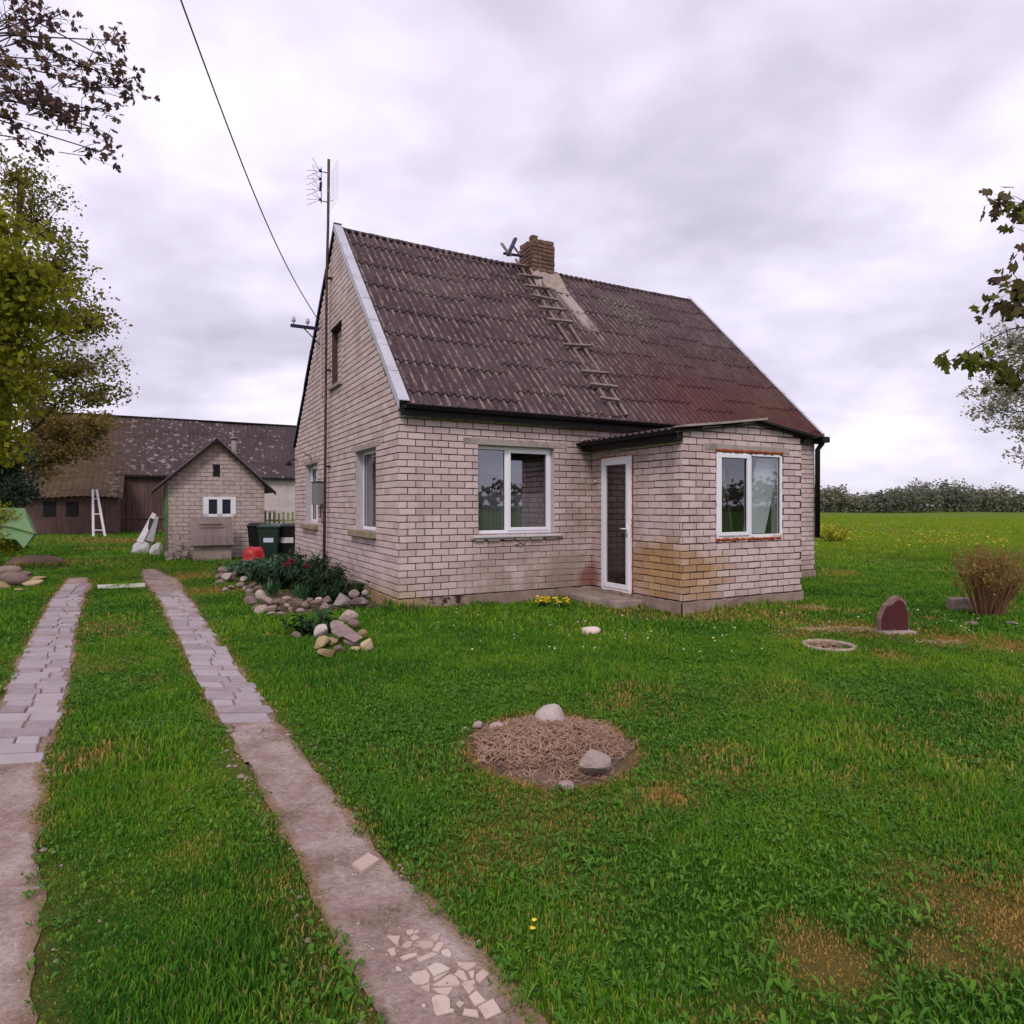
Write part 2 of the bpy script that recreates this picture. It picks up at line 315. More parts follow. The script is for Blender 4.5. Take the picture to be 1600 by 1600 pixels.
# ------------------------------------------------------------------ ground
def gh(x, y):     # gentle unevenness of the ground
    d = np.clip((np.hypot(x, y-6)-12)/30, 0, 1)
    return (fnoise(x*.55+40, y*.55+40, 3, 2)-.5)*.05+(fnoise(x*.05+9, y*.05+9, 8, 2)-.5)*.5*d
def gz(x, y): return float(gh(np.array([float(x)]), np.array([float(y)]))[0])
TR_L = [(.60, -1.4), (-1.0, 1.0), (-1.70, 1.91), (-2.99, 3.77), (-3.70, 4.98), (-5.9, 8.4), (-7.56, 11.04), (-8.35, 12.4), (-9.15, 13.6)]
TR_R = [(1.95, -1.4), (.62, .7), (-.17, 1.907), (-.73, 2.78), (-1.88, 4.6), (-3.85, 7.8), (-5.82, 11.04), (-7.3, 13.4), (-8.7, 15.5)]
TW_L = [.22, .2, .18, .18, .18, .18, .2, .22, .1]; TW_R = [.22, .2, .165, .115, .13, .16, .19, .28, .1]
def polydist(x, y, P, Wd):
    best = np.full(x.shape, 1e9)
    for (a, b), (c, d), w0, w1 in zip(P[:-1], P[1:], Wd[:-1], Wd[1:]):
        L2 = (c-a)**2+(d-b)**2; t = np.clip(((x-a)*(c-a)+(y-b)*(d-b))/L2, 0, 1)
        best = np.minimum(best, np.hypot(x-a-t*(c-a), y-b-t*(d-b))-(w0+(w1-w0)*t))
    return best
def trackd(x, y):
    n = (fnoise(x*5, y*5, 5, 3)-.5)*.16
    return np.minimum(polydist(x, y, TR_L, TW_L), polydist(x, y, TR_R, TW_R))+n
MOUND = (.245, 4.08, .50, .56)
def ell(x, y, cx, cy, rx, ry): return np.hypot((x-cx)/rx, (y-cy)/ry)
def spot(px, py, r, k=1): p = G(px, py); return (p.x, p.y, r, k)
DRY = [spot(1290, 1500, .20, 1.2), spot(1565, 1430, .36, 1.2), spot(1480, 1500, .16, 1.1), spot(1120, 1590, .12, .8), spot(1030, 1240, .25, .8), spot(1330, 985, .55, 1.2), spot(1480, 1000, .6, .8), spot(1560, 1010, .5, .9),
       spot(300, 900, 1.0, .9), spot(330, 925, .7, .8), spot(160, 880, 1.8, .4), spot(200, 845, 2.5, 1.0), spot(120, 842, 2, .6), spot(1262, 952, .45, .9), spot(1400, 1240, .5, .4), spot(60, 880, 1.2, 1.0), spot(1400, 1030, .3, .6), spot(1180, 1600, .12, .8),
       spot(140, 1190, .3, .7), spot(100, 1050, .35, .6), spot(420, 1200, .3, .45), spot(1450, 1180, .6, .45), spot(330, 1330, .25, .4)]
def dryness(x, y):
    d = np.clip((fnoise(x*.8+3, y*.8+5, 21, 4)-.60)*3.0, 0, .5)
    for a, b, r, k in DRY: d = np.maximum(d, k*np.exp(-((x-a)**2+(y-b)**2)/(r*r))*(.25+1.3*fnoise(x*5, y*5, 31, 4)))
    td = trackd(x, y); d = np.maximum(d, .85*np.exp(-np.clip(td, 0, 9)/.09))
    m = ell(x, y, *MOUND); d = np.maximum(d, 1.1*np.exp(-np.clip(m-1, 0, 9)/.18))
    return np.clip(d, 0, 1)
def inhouse(x, y, pad=.03):
    a = (x-HO.x)*CU+(y-HO.y)*SU; b = -(x-HO.x)*SU+(y-HO.y)*CU
    h = (a > -pad) & (a < 9.15+pad) & (b > -pad) & (b < 8.1)
    p = (a > 3.383-pad) & (a < 5.89+pad) & (b > -2.135-pad) & (b < .1)
    rgc = G(1295, 1014); rng = np.hypot(x-rgc.x, y-rgc.y) < .25
    s = (a > 2.88) & (a < 3.4) & (b > -1.3) & (b < -.05)
    return h | p | s | rng
def grow(lo, hi, step0, g, c):
    v = [c]; s = step0
    while v[-1] < hi: v.append(v[-1]+s); s *= g
    s = step0; u = [c]
    while u[-1] > lo: u.append(u[-1]-s); s *= g
    return np.array(sorted(set(u[1:]+v)))
def grass_color(t, P, dry, rnd=None):
    n = t.noise(.75, 5, .6, P); n2 = t.noise(4.5, 4, .6, P); n0 = t.noise(.16, 4, .55, P)
    k = t.math('ADD', t.math('MULTIPLY', n, .5), t.math('ADD', t.math('MULTIPLY', n2, .22), t.math('MULTIPLY', n0, .28)))
    if rnd is not None: k = t.math('ADD', k, t.math('MULTIPLY', t.math('SUBTRACT', rnd, .5), .22))
    col = t.ramp(k, [(.35, (.028, .110, .010)), (.46, (.068, .200, .013)), (.56, (.130, .270, .016)), (.68, (.25, .32, .022))])
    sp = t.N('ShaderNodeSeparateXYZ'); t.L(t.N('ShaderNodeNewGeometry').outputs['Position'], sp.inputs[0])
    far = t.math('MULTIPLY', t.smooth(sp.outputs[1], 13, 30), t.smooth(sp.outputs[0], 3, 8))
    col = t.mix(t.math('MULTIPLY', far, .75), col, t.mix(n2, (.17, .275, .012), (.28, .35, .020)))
    fork = (.22, .135, .045)
    straw = t.mix(n2, (.20, .11, .025), (.38, .25, .08)) if rnd is None else t.mix(rnd, (.20, .12, .02), (.48, .32, .09))
    return t.mix(dry, col, straw)
def ground_mat():
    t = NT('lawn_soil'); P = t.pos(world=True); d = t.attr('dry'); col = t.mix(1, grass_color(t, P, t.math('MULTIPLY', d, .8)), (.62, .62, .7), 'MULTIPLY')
    col = t.mix(t.attr('soil'), col, t.mix(t.noise(6, 5, .7, P), (.09, .06, .04), (.26, .18, .13)))
    n = t.noise(40, 5, .7, P); col = t.mix(t.math('MULTIPLY', n, .7), col, t.mix(1, col, (.45, .45, .4), 'MULTIPLY'))
    return t.pr(col, .95, t.math('ADD', n, t.noise(9, 4, .6, P)), .03, .1)
xs = grow(-2500, 2500, .09, 1.012, -.5); ys = grow(-2500, 2500, .09, 1.012, 4.)
X, Y = np.meshgrid(xs, ys); x = X.ravel(); y = Y.ravel(); z = gh(x, y)
nx = len(xs); ny = len(ys); idx = np.arange(nx*ny).reshape(ny, nx)
soil = np.clip(1.25-ell(x, y, *MOUND), 0, 1)*3
def bedmask(x, y):
    a = (x-HO.x)*CU+(y-HO.y)*SU; b = -(x-HO.x)*SU+(y-HO.y)*CU
    return (b > .35) & (b < 7.6) & (a < .02) & (a > -1.55)
soil = np.clip(np.maximum(soil, bedmask(x, y)*1.), 0, 1)
npmesh('ground', np.stack([x, y, z], 1), [np.stack([idx[:-1, :-1], idx[:-1, 1:], idx[1:, 1:], idx[1:, :-1]], -1).reshape(-1, 4)], 4, ground_mat(), attrs={'dry': dryness(x, y), 'soil': soil}, smooth=True)['kind'] = 'structure'
# dirt wheel tracks
def dirt_mat():
    t = NT('packed_dirt'); P = t.pos(world=True); n = t.noise(3, 6, .65, P); n2 = t.noise(38, 5, .7, P); vo = t.N('ShaderNodeTexVoronoi'); vo.inputs['Scale'].default_value = 26; t.L(P, vo.inputs['Vector'])
    col = t.ramp(t.math('ADD', t.math('MULTIPLY', n, .65), t.math('MULTIPLY', n2, .35)), [(.34, (.15, .095, .070)), (.47, (.29, .205, .172)), (.62, (.45, .35, .315))])
    peb = t.math('MULTIPLY', t.math('SUBTRACT', 1, t.smooth(vo.outputs['Distance'], .12, .26)), t.smooth(t.noise(5, 2, .5, t.pos(world=True, off=(5, 5, 5))), .5, .62))
    col = t.mix(peb, col, (.50, .40, .36))
    e = t.attr('edge'); col = t.mix(t.math('MULTIPLY', e, .8), col, (.19, .115, .05))
    return t.pr(col, .95, t.math('ADD', t.math('MULTIPLY', t.noise(11, 5, .7, P), 1.6), t.math('ADD', n2, t.math('MULTIPLY', peb, .8))), .02, .1)
DIRT = dirt_mat()
def resample(P, W, step):
    o = []
    for (a, b), (c, d), w0, w1 in zip(P[:-1], P[1:], W[:-1], W[1:]):
        L = math.hypot(c-a, d-b); n = max(1, int(L/step))
        for i in range(n): t = i/n; o.append((a+(c-a)*t, b+(d-b)*t, w0+(w1-w0)*t))
    o.append((*P[-1], W[-1])); return o
def track(P, W, name):
    q = resample(P, W, .06); V = []; E = []; m = 15
    for i, (a, b, wd) in enumerate(q):
        c = q[min(i+4, len(q)-1)]; p = q[max(i-4, 0)]; d = Vector((c[0]-p[0], c[1]-p[1])).normalized(); n = Vector((d.y, -d.x))
        for j in range(m):
            s = (j/(m-1)*2-1); k = 1+.05/wd; wob = (float(fnoise(np.array([a*3+s]), np.array([b*3+s*5]), 4, 3)[0])-.5)*.12
            xx = a+n.x*(s*(wd*k+wob)); yy = b+n.y*(s*(wd*k+wob)); V.append((xx, yy, gz(xx, yy)+.006)); E.append(max(0, (abs(s)-.72)/.28))
    V = np.array(V); I = np.arange(len(q)*m).reshape(len(q), m)
    o = npmesh(name, V, [np.stack([I[:-1, :-1], I[:-1, 1:], I[1:, 1:], I[1:, :-1]], -1).reshape(-1, 4)], 4, DIRT, attrs={'edge': np.array(E)}, smooth=True); o['kind'] = 'structure'
track(TR_L, TW_L, 'path'); track(TR_R, TW_R, 'path')

# ------------------------------------------------------------------ brick walls
def brick_wall(mb, W, a_rng, z0, z1, openings, clip=None, row=.1, blen=.26, j=.013, prot=.008, seed=1, jit=.0015, mo=1, br=0, back=.25):
    rnd = random.Random(seed); n = int(round((z1-z0)/row))
    for r in range(n):
        za = z0+r*row; zb = min(za+row, z1)
        A0, A1 = a_rng; lo0, hi0 = (A0, A1) if not clip else clip(za); lo1, hi1 = (A0, A1) if not clip else clip(zb)
        if hi0-lo0 < .02: continue
        if hi1 < lo1: lo1 = hi1 = (lo1+hi1)/2
        segs = [(lo0, hi0, lo1, hi1)]
        for (o0, o1, p0, p1) in openings:
            zm = (za+zb)/2
            if p0 <= zm <= p1:
                ns = []
                for (a, b, c, d) in segs:
                    if o0 >= b or o1 <= a: ns.append((a, b, c, d)); continue
                    if o0 > a: ns.append((a, o0, c, o0))
                    if o1 < b: ns.append((o1, b, o1, d))
                segs = ns
        for (a, b, c, d) in segs:
            mb.quad(W(a, 0, za), W(b, 0, za), W(d, 0, zb), W(c, 0, zb), mo)
            mb.quad(W(a, -back, za), W(c, -back, zb), W(d, -back, zb), W(b, -back, za), mo)
            s0 = (a+c)/2; s1 = (b+d)/2; p = A0-blen*2+(r % 2)*blen/2+rnd.uniform(-.008, .008)
            while p < s1:
                q = p+blen; e0 = max(p+j/2, s0+(0.0 if p < s0 else 0)); e1 = min(q-j/2, s1); 
                if e0 < s0: e0 = s0
                if e1-e0 > .03:
                    dd = prot+rnd.uniform(-jit, jit); t0 = za+j/2+rnd.uniform(-jit, jit); t1 = zb-j/2+rnd.uniform(-jit, jit); c_ = .0035; sk = rnd.uniform(-jit, jit)
                    if t1-t0 > .02:
                        v = [W(e0, 0, t0+sk), W(e1, 0, t0-sk), W(e1, 0, t1-sk), W(e0, 0, t1+sk), W(e0+c_, dd, t0+c_+sk), W(e1-c_, dd, t0+c_-sk), W(e1-c_, dd, t1-c_-sk), W(e0+c_, dd, t1-c_+sk)]
                        mb.add(v, [(4, 5, 6, 7), (0, 1, 5, 4), (1, 2, 6, 5), (2, 3, 7, 6), (3, 0, 4, 7)], br)
                p = q
HOUSE = empty('brick_house', HO, ANG, 'white brick cottage with steep dark corrugated roof and a small brick porch', 'house')
HL, HD = 9.12, 7.95; ZB = .19; ZE = 2.89; RV, RZ = 3.75, 6.93; EVz = 2.95
Wf = lambda a, d, z: (a, -d, z)
Wg = lambda a, d, z: (-d, a, z)
Wr = lambda a, d, z: (HL+d, a, z)
Wb = lambda a, d, z: (a, HD+d, z)
PX0, PD, PWD = 3.383, 2.135, 2.50
Wd_ = lambda a, d, z: (PX0-d, -a, z)
Wp = lambda a, d, z: (PX0+a, -PD-d, z)
Wpr = lambda a, d, z: (PX0+PWD+d, -a, z)
def gable(z):
    if z <= ZE: return (0, HD)
    kf = (RV+.05)/(RZ-EVz); kb = (HD-RV+.05)/(RZ-EVz); return ((z-ZE)*kf*1.0, HD-(z-ZE)*kb)
WF = (1.257, 2.632, 1.09, 2.46); WA = (1.083, 2.306, 1.12, 2.46); WB_ = (5.32, 6.62, 1.12, 2.46); WAT = (3.27, 4.05, 3.86, 4.98)
DR = (.27, 1.062, .14, 2.31); WP = (.645, 2.058, 1.045, 2.325)
m = MB()
brick_wall(m, Wf, (0, HL), ZB, ZE, [WF, (PX0+.02, PX0+PWD-.02, 0, 2.5)], seed=1)
brick_wall(m, Wg, (0, HD), ZB, 6.9, [WA, WB_, WAT], gable, seed=2)
brick_wall(m, Wr, (0, HD), ZB, 6.9, [], gable, seed=3); brick_wall(m, Wb, (0, HD), ZB, ZE, [], seed=4)
m.build('wall', [BRICK, MORTAR], HOUSE)
m = MB()
def pclip(z):
    lo = 0 if z < 2.59 else (z-2.59)/(2.785-2.59)*1.46
    hi = PWD if z < 2.63 else PWD-(z-2.63)/(2.785-2.63)*1.04
    return (lo, hi)
brick_wall(m, Wd_, (0, PD), ZB, 2.45, [DR], seed=5, jit=.003)
brick_wall(m, Wp, (0, PWD), ZB, 2.79, [WP], pclip, seed=6, jit=.003, j=.015)
brick_wall(m, Wpr, (0, PD), ZB, 2.45, [], seed=7, jit=.003)
m.build('porch_wall', [BRICK, MORTAR], HOUSE)
# foundation with a ragged top
m = MB()
for W, a0, a1, d in ((Wf, -.02, PX0, .02), (Wf, PX0+PWD, HL+.02, .02), (Wg, 0, HD, .02), (Wr, 0, HD, .02), (Wd_, 0, PD, .018), (Wp, -.018, PWD+.018, .02), (Wpr, 0, PD, .018)):
    n = max(2, int((a1-a0)/.09)); rr = random.Random(int(a1*100)); prev = None
    for i in range(n+1):
        a = a0+(a1-a0)*i/n; dd = d+rr.uniform(-.004, .008); cur = (W(a, dd+.012, -.15), W(a, dd, ZB-.015+rr.uniform(-.02, .012)), W(a, -.05, ZB-.004))
        if prev: m.quad(prev[0], cur[0], cur[1], prev[1]); m.quad(prev[1], cur[1], cur[2], prev[2])
        prev = cur
m.build('foundation', FOUND, HOUSE)
# rooms: open-fronted boxes behind each window
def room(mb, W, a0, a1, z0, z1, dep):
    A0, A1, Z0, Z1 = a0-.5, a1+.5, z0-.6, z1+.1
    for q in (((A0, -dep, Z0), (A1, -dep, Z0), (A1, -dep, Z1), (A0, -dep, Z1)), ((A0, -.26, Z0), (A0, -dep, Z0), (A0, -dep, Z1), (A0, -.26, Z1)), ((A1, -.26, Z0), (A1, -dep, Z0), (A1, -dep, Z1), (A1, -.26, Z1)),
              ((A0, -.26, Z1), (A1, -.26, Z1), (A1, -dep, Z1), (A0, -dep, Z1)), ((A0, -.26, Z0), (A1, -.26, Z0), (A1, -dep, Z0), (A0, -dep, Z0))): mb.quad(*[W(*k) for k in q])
def window(W, o, recess, splits, curtain=None, sill='metal', lint=(.25, .25), foam=False, g=GLASS, name='window', dep=2.2):
    a0, a1, z0, z1 = o; fw = .055; d1 = -recess; d0 = d1-.06
    m = MB(); m.fbox(W, a0+.003, a1-.003, d0, d1, z0+.003, z0+fw); m.fbox(W, a0+.003, a1-.003, d0, d1, z1-fw, z1-.003)
    m.fbox(W, a0+.003, a0+fw, d0, d1, z0+fw, z1-fw); m.fbox(W, a1-fw, a1-.003, d0, d1, z0+fw, z1-fw)
    edges = [a0+fw]; 
    for s, _ in splits[:-1]: m.fbox(W, s-.03, s+.03, d0, d1, z0+fw, z1-fw); edges += [s-.03, s+.03]
    edges.append(a1-fw)
    wn = m.build(name, WHITE, HOUSE, bevel=.004)
    for i, (_, sash) in enumerate(splits):
        e0, e1 = edges[2*i]+.002, edges[2*i+1]-.002; y0, y1 = z0+fw+.002, z1-fw-.002
        if sash:
            sw = .052; m = MB(); e0 -= .012; e1 += .012; y0 -= .012; y1 += .012
            m.fbox(W, e0, e1, d1-.03, d1+.016, y0, y0+sw); m.fbox(W, e0, e1, d1-.03, d1+.016, y1-sw, y1); m.fbox(W, e0, e0+sw, d1-.03, d1+.016, y0+sw, y1-sw); m.fbox(W, e1-sw, e1, d1-.03, d1+.016, y0+sw, y1-sw)
            m.build('sash', WHITE, wn, bevel=.004); e0 += sw; e1 -= sw; y0 += sw; y1 -= sw
        gk = MB(); k = .008
        gk.fbox(W, e0, e1, d1-.024, d1-.012, y0, y0+k); gk.fbox(W, e0, e1, d1-.024, d1-.012, y1-k, y1); gk.fbox(W, e0, e0+k, d1-.024, d1-.012, y0+k, y1-k); gk.fbox(W, e1-k, e1, d1-.024, d1-.012, y0+k, y1-k)
        gk.build('gasket', BLACK, wn)
        m = MB(); m.quad(W(e0, d1-.02, y0), W(e1, d1-.02, y0), W(e1, d1-.02, y1), W(e0, d1-.02, y1)); m.build('pane', g, wn)
    m = MB()   # plastered reveals
    for q in (((a0, 0, z0), (a0, d0-.15, z0), (a0, d0-.15, z1), (a0, 0, z1)), ((a1, 0, z0), (a1, d0-.15, z0), (a1, d0-.15, z1), (a1, 0, z1)), ((a0, 0, z1), (a1, 0, z1), (a1, d0-.15, z1), (a0, d0-.15, z1)), ((a0, 0, z0), (a1, 0, z0), (a1, d0-.15, z0), (a0, d0-.15, z0))):
        m.quad(*[W(*k) for k in q])
    m.build('reveal', PLASTER, wn)
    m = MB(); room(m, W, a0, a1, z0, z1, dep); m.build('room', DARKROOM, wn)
    if lint: m = MB(); m.fbox(W, a0-lint[0], a1+lint[1], -.05, .014, z1+.002, z1+.098); m.build('lintel', LINTEL, wn, bevel=.006)
    if sill == 'metal':
        m = MB(); m.hexa([W(a0-.09, -.1, z0-.02), W(a1+.12, -.1, z0-.02), W(a1+.12, .07, z0-.05), W(a0-.09, .07, z0-.05), W(a0-.09, -.1, z0), W(a1+.12, -.1, z0), W(a1+.12, .07, z0-.03), W(a0-.09, .07, z0-.03)]); m.build('sill', WHITE_DIRTY, wn)
        m = MB(); rr = random.Random(3)
        m.fbox(W, a0-.12, a1+.14, -.02, .055, z0-.075, z0-.052, 0)
        a = a0-.07
        while a < a1+.05:
            L = rr.uniform(.12, .26); m.fbox(W, a, a+L, 0, .045+rr.uniform(0, .02), z0-.105+rr.uniform(0, .01), z0-.077); a += L+rr.uniform(.02, .09)
        m.build('sill_packing', LINTEL, wn, bevel=.006)
    elif sill == 'slab':
        m = MB(); m.fbox(W, a0-.02, a1+.16, -.1, .10, z0-.11, z0-.005); m.build('sill', OCHRE_SILL, wn, bevel=.008)
    if foam:
        rr = random.Random(9); m = MB()
        def lumpy(pts, r0, seed):
            q = []; rad = []
            for (p0, p1) in zip(pts[:-1], pts[1:]):
                n = max(3, int((Vector(p1)-Vector(p0)).length/.035))
                for i in range(n): t = i/n; q.append(Vector(p0).lerp(Vector(p1), t)+Vector((rr.uniform(-.005, .005), rr.uniform(-.003, .003), rr.uniform(-.006, .006)))); rad.append(r0*rr.uniform(.6, 1.35))
            m.tube(q, rad, 7)
        for s in foam:
            if s == 't': lumpy([W(a0-.01, .004, z1+.005), W(a1+.02, .004, z1+.005)], .026, 1)
            if s == 'b': lumpy([W(a0-.01, .002, z0-.012), W(a1-.01, .002, z0-.012)], .022, 2)
            if s == 'l': lumpy([W(a0-.006, 0, z0), W(a0-.006, 0, z1)], .011, 3)
            if s == 'r': lumpy([W(a1+.010, .002, z0+.02), W(a1+.010, .002, z1)], .014, 4)
        m.build('filler_foam', FOAM, wn, smooth=True)
    if curtain:
        for (c0, c1, cz0, cz1, dd) in curtain:
            m = MB(); n = 60; P = []
            for i in range(n+1):
                a = c0+(c1-c0)*i/n; o_ = dd+.02*math.sin(a*95)+.008*math.sin(a*41); P.append((W(a, o_, cz0), W(a, o_, cz1)))
            for i in range(n): m.quad(P[i][0], P[i+1][0], P[i+1][1], P[i][1])
            m.build('curtain', CURTAIN, wn, smooth=True)
    return wn
OCHRE_SILL = simple('mossy_concrete_sill', (.32, .25, .17), .9, .3, 9, .006, .2, dirt=(.20, .15, .10))
w1 = window(Wf, WF, .10, [(1.80, False), (0, True)], curtain=[(1.2, 2.7, 1.05, 1.72, -.35), (1.3, 1.42, 1.1, 2.46, -.33), (1.82, 1.95, 1.9, 2.46, -.33)])
w1['label'] = 'wide white two-light window on the front wall'
w2 = window(Wg, WA, .13, [(0, False)], sill='slab', curtain=[(1.0, 2.4, 1.1, 2.5, -.30)])
w3 = window(Wg, WB_, .13, [(5.95, True), (0, True)], sill='slab', curtain=[(5.2, 6.7, 1.1, 2.5, -.35)])
w4 = window(Wp, WP, -.006, [(WP[0]+.70, True), (0, False)], sill=None, lint=(.22, .15), foam='tbl', dep=1.9, g=GLASS3)
w4['label'] = 'white two-light porch window ringed with orange filler foam'
# things seen inside the porch window
DOORP = simple('pale_blue_panel', (.72, .82, .82), .5, .15, 5, 0)
m = MB(); m.hexa([Wp(1.47, -.24, 1.0), Wp(1.90, -.22, 1.0), Wp(1.90, -.25, 1.0), Wp(1.47, -.27, 1.0), Wp(1.66, -.14, 2.26), Wp(2.16, -.12, 2.26), Wp(2.16, -.15, 2.26), Wp(1.66, -.17, 2.26)])
p = m.build('pale_board', DOORP, None); p.matrix_world = HM; tag(p, 'pale blue panel leaning inside behind the right pane of the porch window', 'board')
m = MB(); m.tube([Wp(.92, -.2, 1.08), Wp(.93, -.13, 2.12)], .012, 6); m.tube([Wp(.93, -.13, 2.12), Wp(1.2, -.2, 1.08)], .010, 6); m.tube([Wp(.93, -.15, 2.12), Wp(1.02, -.2, 1.5)], .03, 6)
p = m.build('wooden_lath', HATCHWOOD, None); p.matrix_world = HM; tag(p, 'thin pale laths propped inside behind the left pane of the porch window', 'lath')
# porch floor/back so it is dark inside
# attic opening
m = MB(); a0, a1, z0, z1 = WAT
for q in (((a0, 0, z0), (a0, -.3, z0), (a0, -.3, z1), (a0, 0, z1)), ((a1, 0, z0), (a1, -.3, z0), (a1, -.3, z1), (a1, 0, z1)), ((a0, 0, z1), (a1, 0, z1), (a1, -.3, z1), (a0, -.3, z1)), ((a0, 0, z0), (a1, 0, z0), (a1, -.3, z0), (a0, -.3, z0))): m.quad(*[Wg(*k) for k in q])
brick_wall(m, lambda a, d, z: Wg(a, d-.12, z), (a0, a1), z0, z1, [], seed=12, mo=1, br=2)
at = m.build('attic_opening', [MORTAR, MORTAR, BRICK], HOUSE)
m = MB(); m.fbox(Wg, a0-.03, a1+.03, -.04, .02, z1+.003, z1+.03); m.build('lintel', BLACK, at)  # thin dark strip added above the opening; no actual lintel there
m = MB(); m.fbox(Wg, a0-.05, a1+.05, -.1, .07, z0-.06, z0-.004); m.build('sill', LINTEL, at)
# door
m = MB(); a0, a1, z0, z1 = DR; fw = .065
dd0, dd1 = -.055, .012
m.fbox(Wd_, a0, a1, dd0, dd1, z1-fw, z1-.01); m.fbox(Wd_, a0, a1, dd0, dd1, z0+.02, z0+fw+.02); m.fbox(Wd_, a0, a0+fw, dd0, dd1, z0+fw+.02, z1-fw); m.fbox(Wd_, a1-fw-.01, a1-.01, dd0, dd1, z0+fw+.02, z1-fw)
door = m.build('door', WHITE, HOUSE, bevel=.004)
m = MB(); e0, e1, y0, y1 = a0+fw-.01, a1-fw, z0+fw+.01, z1-fw+.01; sw = .075
m.fbox(Wd_, e0, e1, -.02, .026, y0, y0+sw); m.fbox(Wd_, e0, e1, -.02, .026, y1-sw, y1); m.fbox(Wd_, e0, e0+sw, -.02, .026, y0+sw, y1-sw); m.fbox(Wd_, e1-sw, e1, -.02, .026, y0+sw, y1-sw)
m.build('door_leaf', WHITE, door, bevel=.004)
m = MB(); m.quad(Wd_(e0+sw, 0, y0+sw), Wd_(e1-sw, 0, y0+sw), Wd_(e1-sw, 0, y1-sw), Wd_(e0+sw, 0, y1-sw)); m.build('pane', GLASS2, door)
m = MB(); m.fbox(Wd_, e1-.05, e1-.02, .026, .036, 1.05, 1.24); m.tube([Wd_(e1-.035, .03, 1.17), Wd_(e1-.035, .075, 1.17), Wd_(e1-.14, .08, 1.17)], .010, 8); m.build('handle', WHITE, door, smooth=True)
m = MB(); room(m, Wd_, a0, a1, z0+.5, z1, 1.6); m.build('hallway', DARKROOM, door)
m = MB(); rr = random.Random(5)
def lump(mb, p0, p1, r):
    n = int((Vector(p1)-Vector(p0)).length/.04); q = []; rad = []
    for i in range(n+1): q.append(Vector(p0).lerp(Vector(p1), i/n)+Vector((0, rr.uniform(-.005, .005), rr.uniform(-.005, .005)))); rad.append(r*rr.uniform(.6, 1.3))
    mb.tube(q, rad, 7)
lump(m, Wd_(a1+.012, .004, z0), Wd_(a1+.012, .004, z1), .018); lump(m, Wd_(a0, .002, z1+.003), Wd_(a1+.03, .002, z1+.01), .012); lump(m, Wd_(a0-.004, 0, z0), Wd_(a0-.004, 0, z1), .007)
m.build('filler_foam', FOAM, door, smooth=True)
m = MB(); m.fbox(Wd_, a1+.02, a1+.35, -.02, .012, z1-.11, z1-.02); m.fbox(Wd_, 0, a0+.5, -.02, .011, z1+.03, z1+.1); m.build('lintel', LINTEL, door)
# step
m = MB(); P = [(-.55, .12), (-.58, .62), (-.5, 1.0), (-.44, 1.22), (-.02, 1.34), (-.015, .1)]
m.prism([(PX0+a, -b) for a, b in P], -.1, .115, inset=.01); m.build('door_step', CONC, HOUSE, bevel=.02)
# small fittings in the corner
m = MB(); m.tube([Wd_(.13, .0, 1.93), Wd_(.13, .04, 1.93)], .022, 12); m.build('bell_push', WHITE_DIRTY, HOUSE, smooth=True)
# mortar splash under the front window
m = MB(); 
for a, z, r in ((1.93, .93, .05), (1.99, .96, .04), (2.04, .94, .045), (1.99, .90, .03)): m.tube([Wf(a-r, .006, z), Wf(a-r*.3, .02, z-.004), Wf(a+r*.4, .018, z+.003), Wf(a+r, .006, z)], [.006, r*.45, r*.45, .006], 8)
m.build('mortar_splash', LINTEL, HOUSE, smooth=True)
# ------------------------------------------------------------------ roofs
def corrugated(s0, s1, T, tmax, wl=.14, amp=.027, cols=7, exp=.78, seed=3, segs=8, chip=.016, drop=.024):
    """T(s,t,h) -> local point; sheets laid in staggered courses"""
    rr = random.Random(seed); V = []; Q = []; s = s0; ci = 0
    while s < s1-1e-6:
        se = min(s+cols*wl, s1); n = max(2, int(round((se-s)/wl*segs))); t = -rr.random()*exp; first = True
        while t < tmax-.02:
            ta = max(t, 0); tb = min(t+exp+.1, tmax); t += exp
            if tb-ta < .12: continue
            tilt = rr.uniform(-.003, .003); base = len(V); ks = [0, .02, .5, 1.]
            lift = drop if ta > 0 else .004
            for ki, k in enumerate([-1]+ks):
                for i in range(n+1):
                    ss = s+(se-s)*i/n; hh = amp*math.sin(2*math.pi*ss/wl)+lift*(1-max(k, 0))+tilt*(i/n-.5)
                    tt = ta+(tb-ta)*max(k, 0)
                    if k <= 0 and ta > 0: tt += (float(int(ss*733) % 7)/7-.5)*chip
                    if k == -1: hh -= .009
                    V.append(T(ss, tt, hh))
            for r in range(4):
                for i in range(n): a = base+r*(n+1)+i; Q.append((a, a+1, a+n+2, a+n+1))
        s = se; ci += 1
    return np.array(V), np.array(Q)
sl_f = Vector((0, RV+.15, RZ-2.97)); lf = sl_f.length; dfv = sl_f/lf; nf_ = Vector((0, -dfv.z, dfv.y))
def Tf(s, t, h):
    sag = -.035*math.sin(math.pi*max(0, min(1, s/9.2)))*t/lf
    return (s, -.15+dfv.y*t+nf_.y*h, 2.97+dfv.z*t+nf_.z*h+sag)
V, Q = corrugated(.10, 9.22, Tf, lf, seed=5)
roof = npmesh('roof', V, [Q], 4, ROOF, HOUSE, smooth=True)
sl_b = Vector((0, -(HD+.15-RV), RZ-2.93)); lb = sl_b.length; dbv = sl_b/lb; nb_ = Vector((0, -dbv.z*-1, abs(dbv.y)))
V, Q = corrugated(.10, 9.22, lambda s, t, h: (s, HD+.15+dbv.y*t+nb_.y*h, 2.93+dbv.z*t+nb_.z*h), lb, seed=8, segs=4)
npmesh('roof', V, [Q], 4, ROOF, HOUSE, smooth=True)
m = MB()   # boarding under the sheets
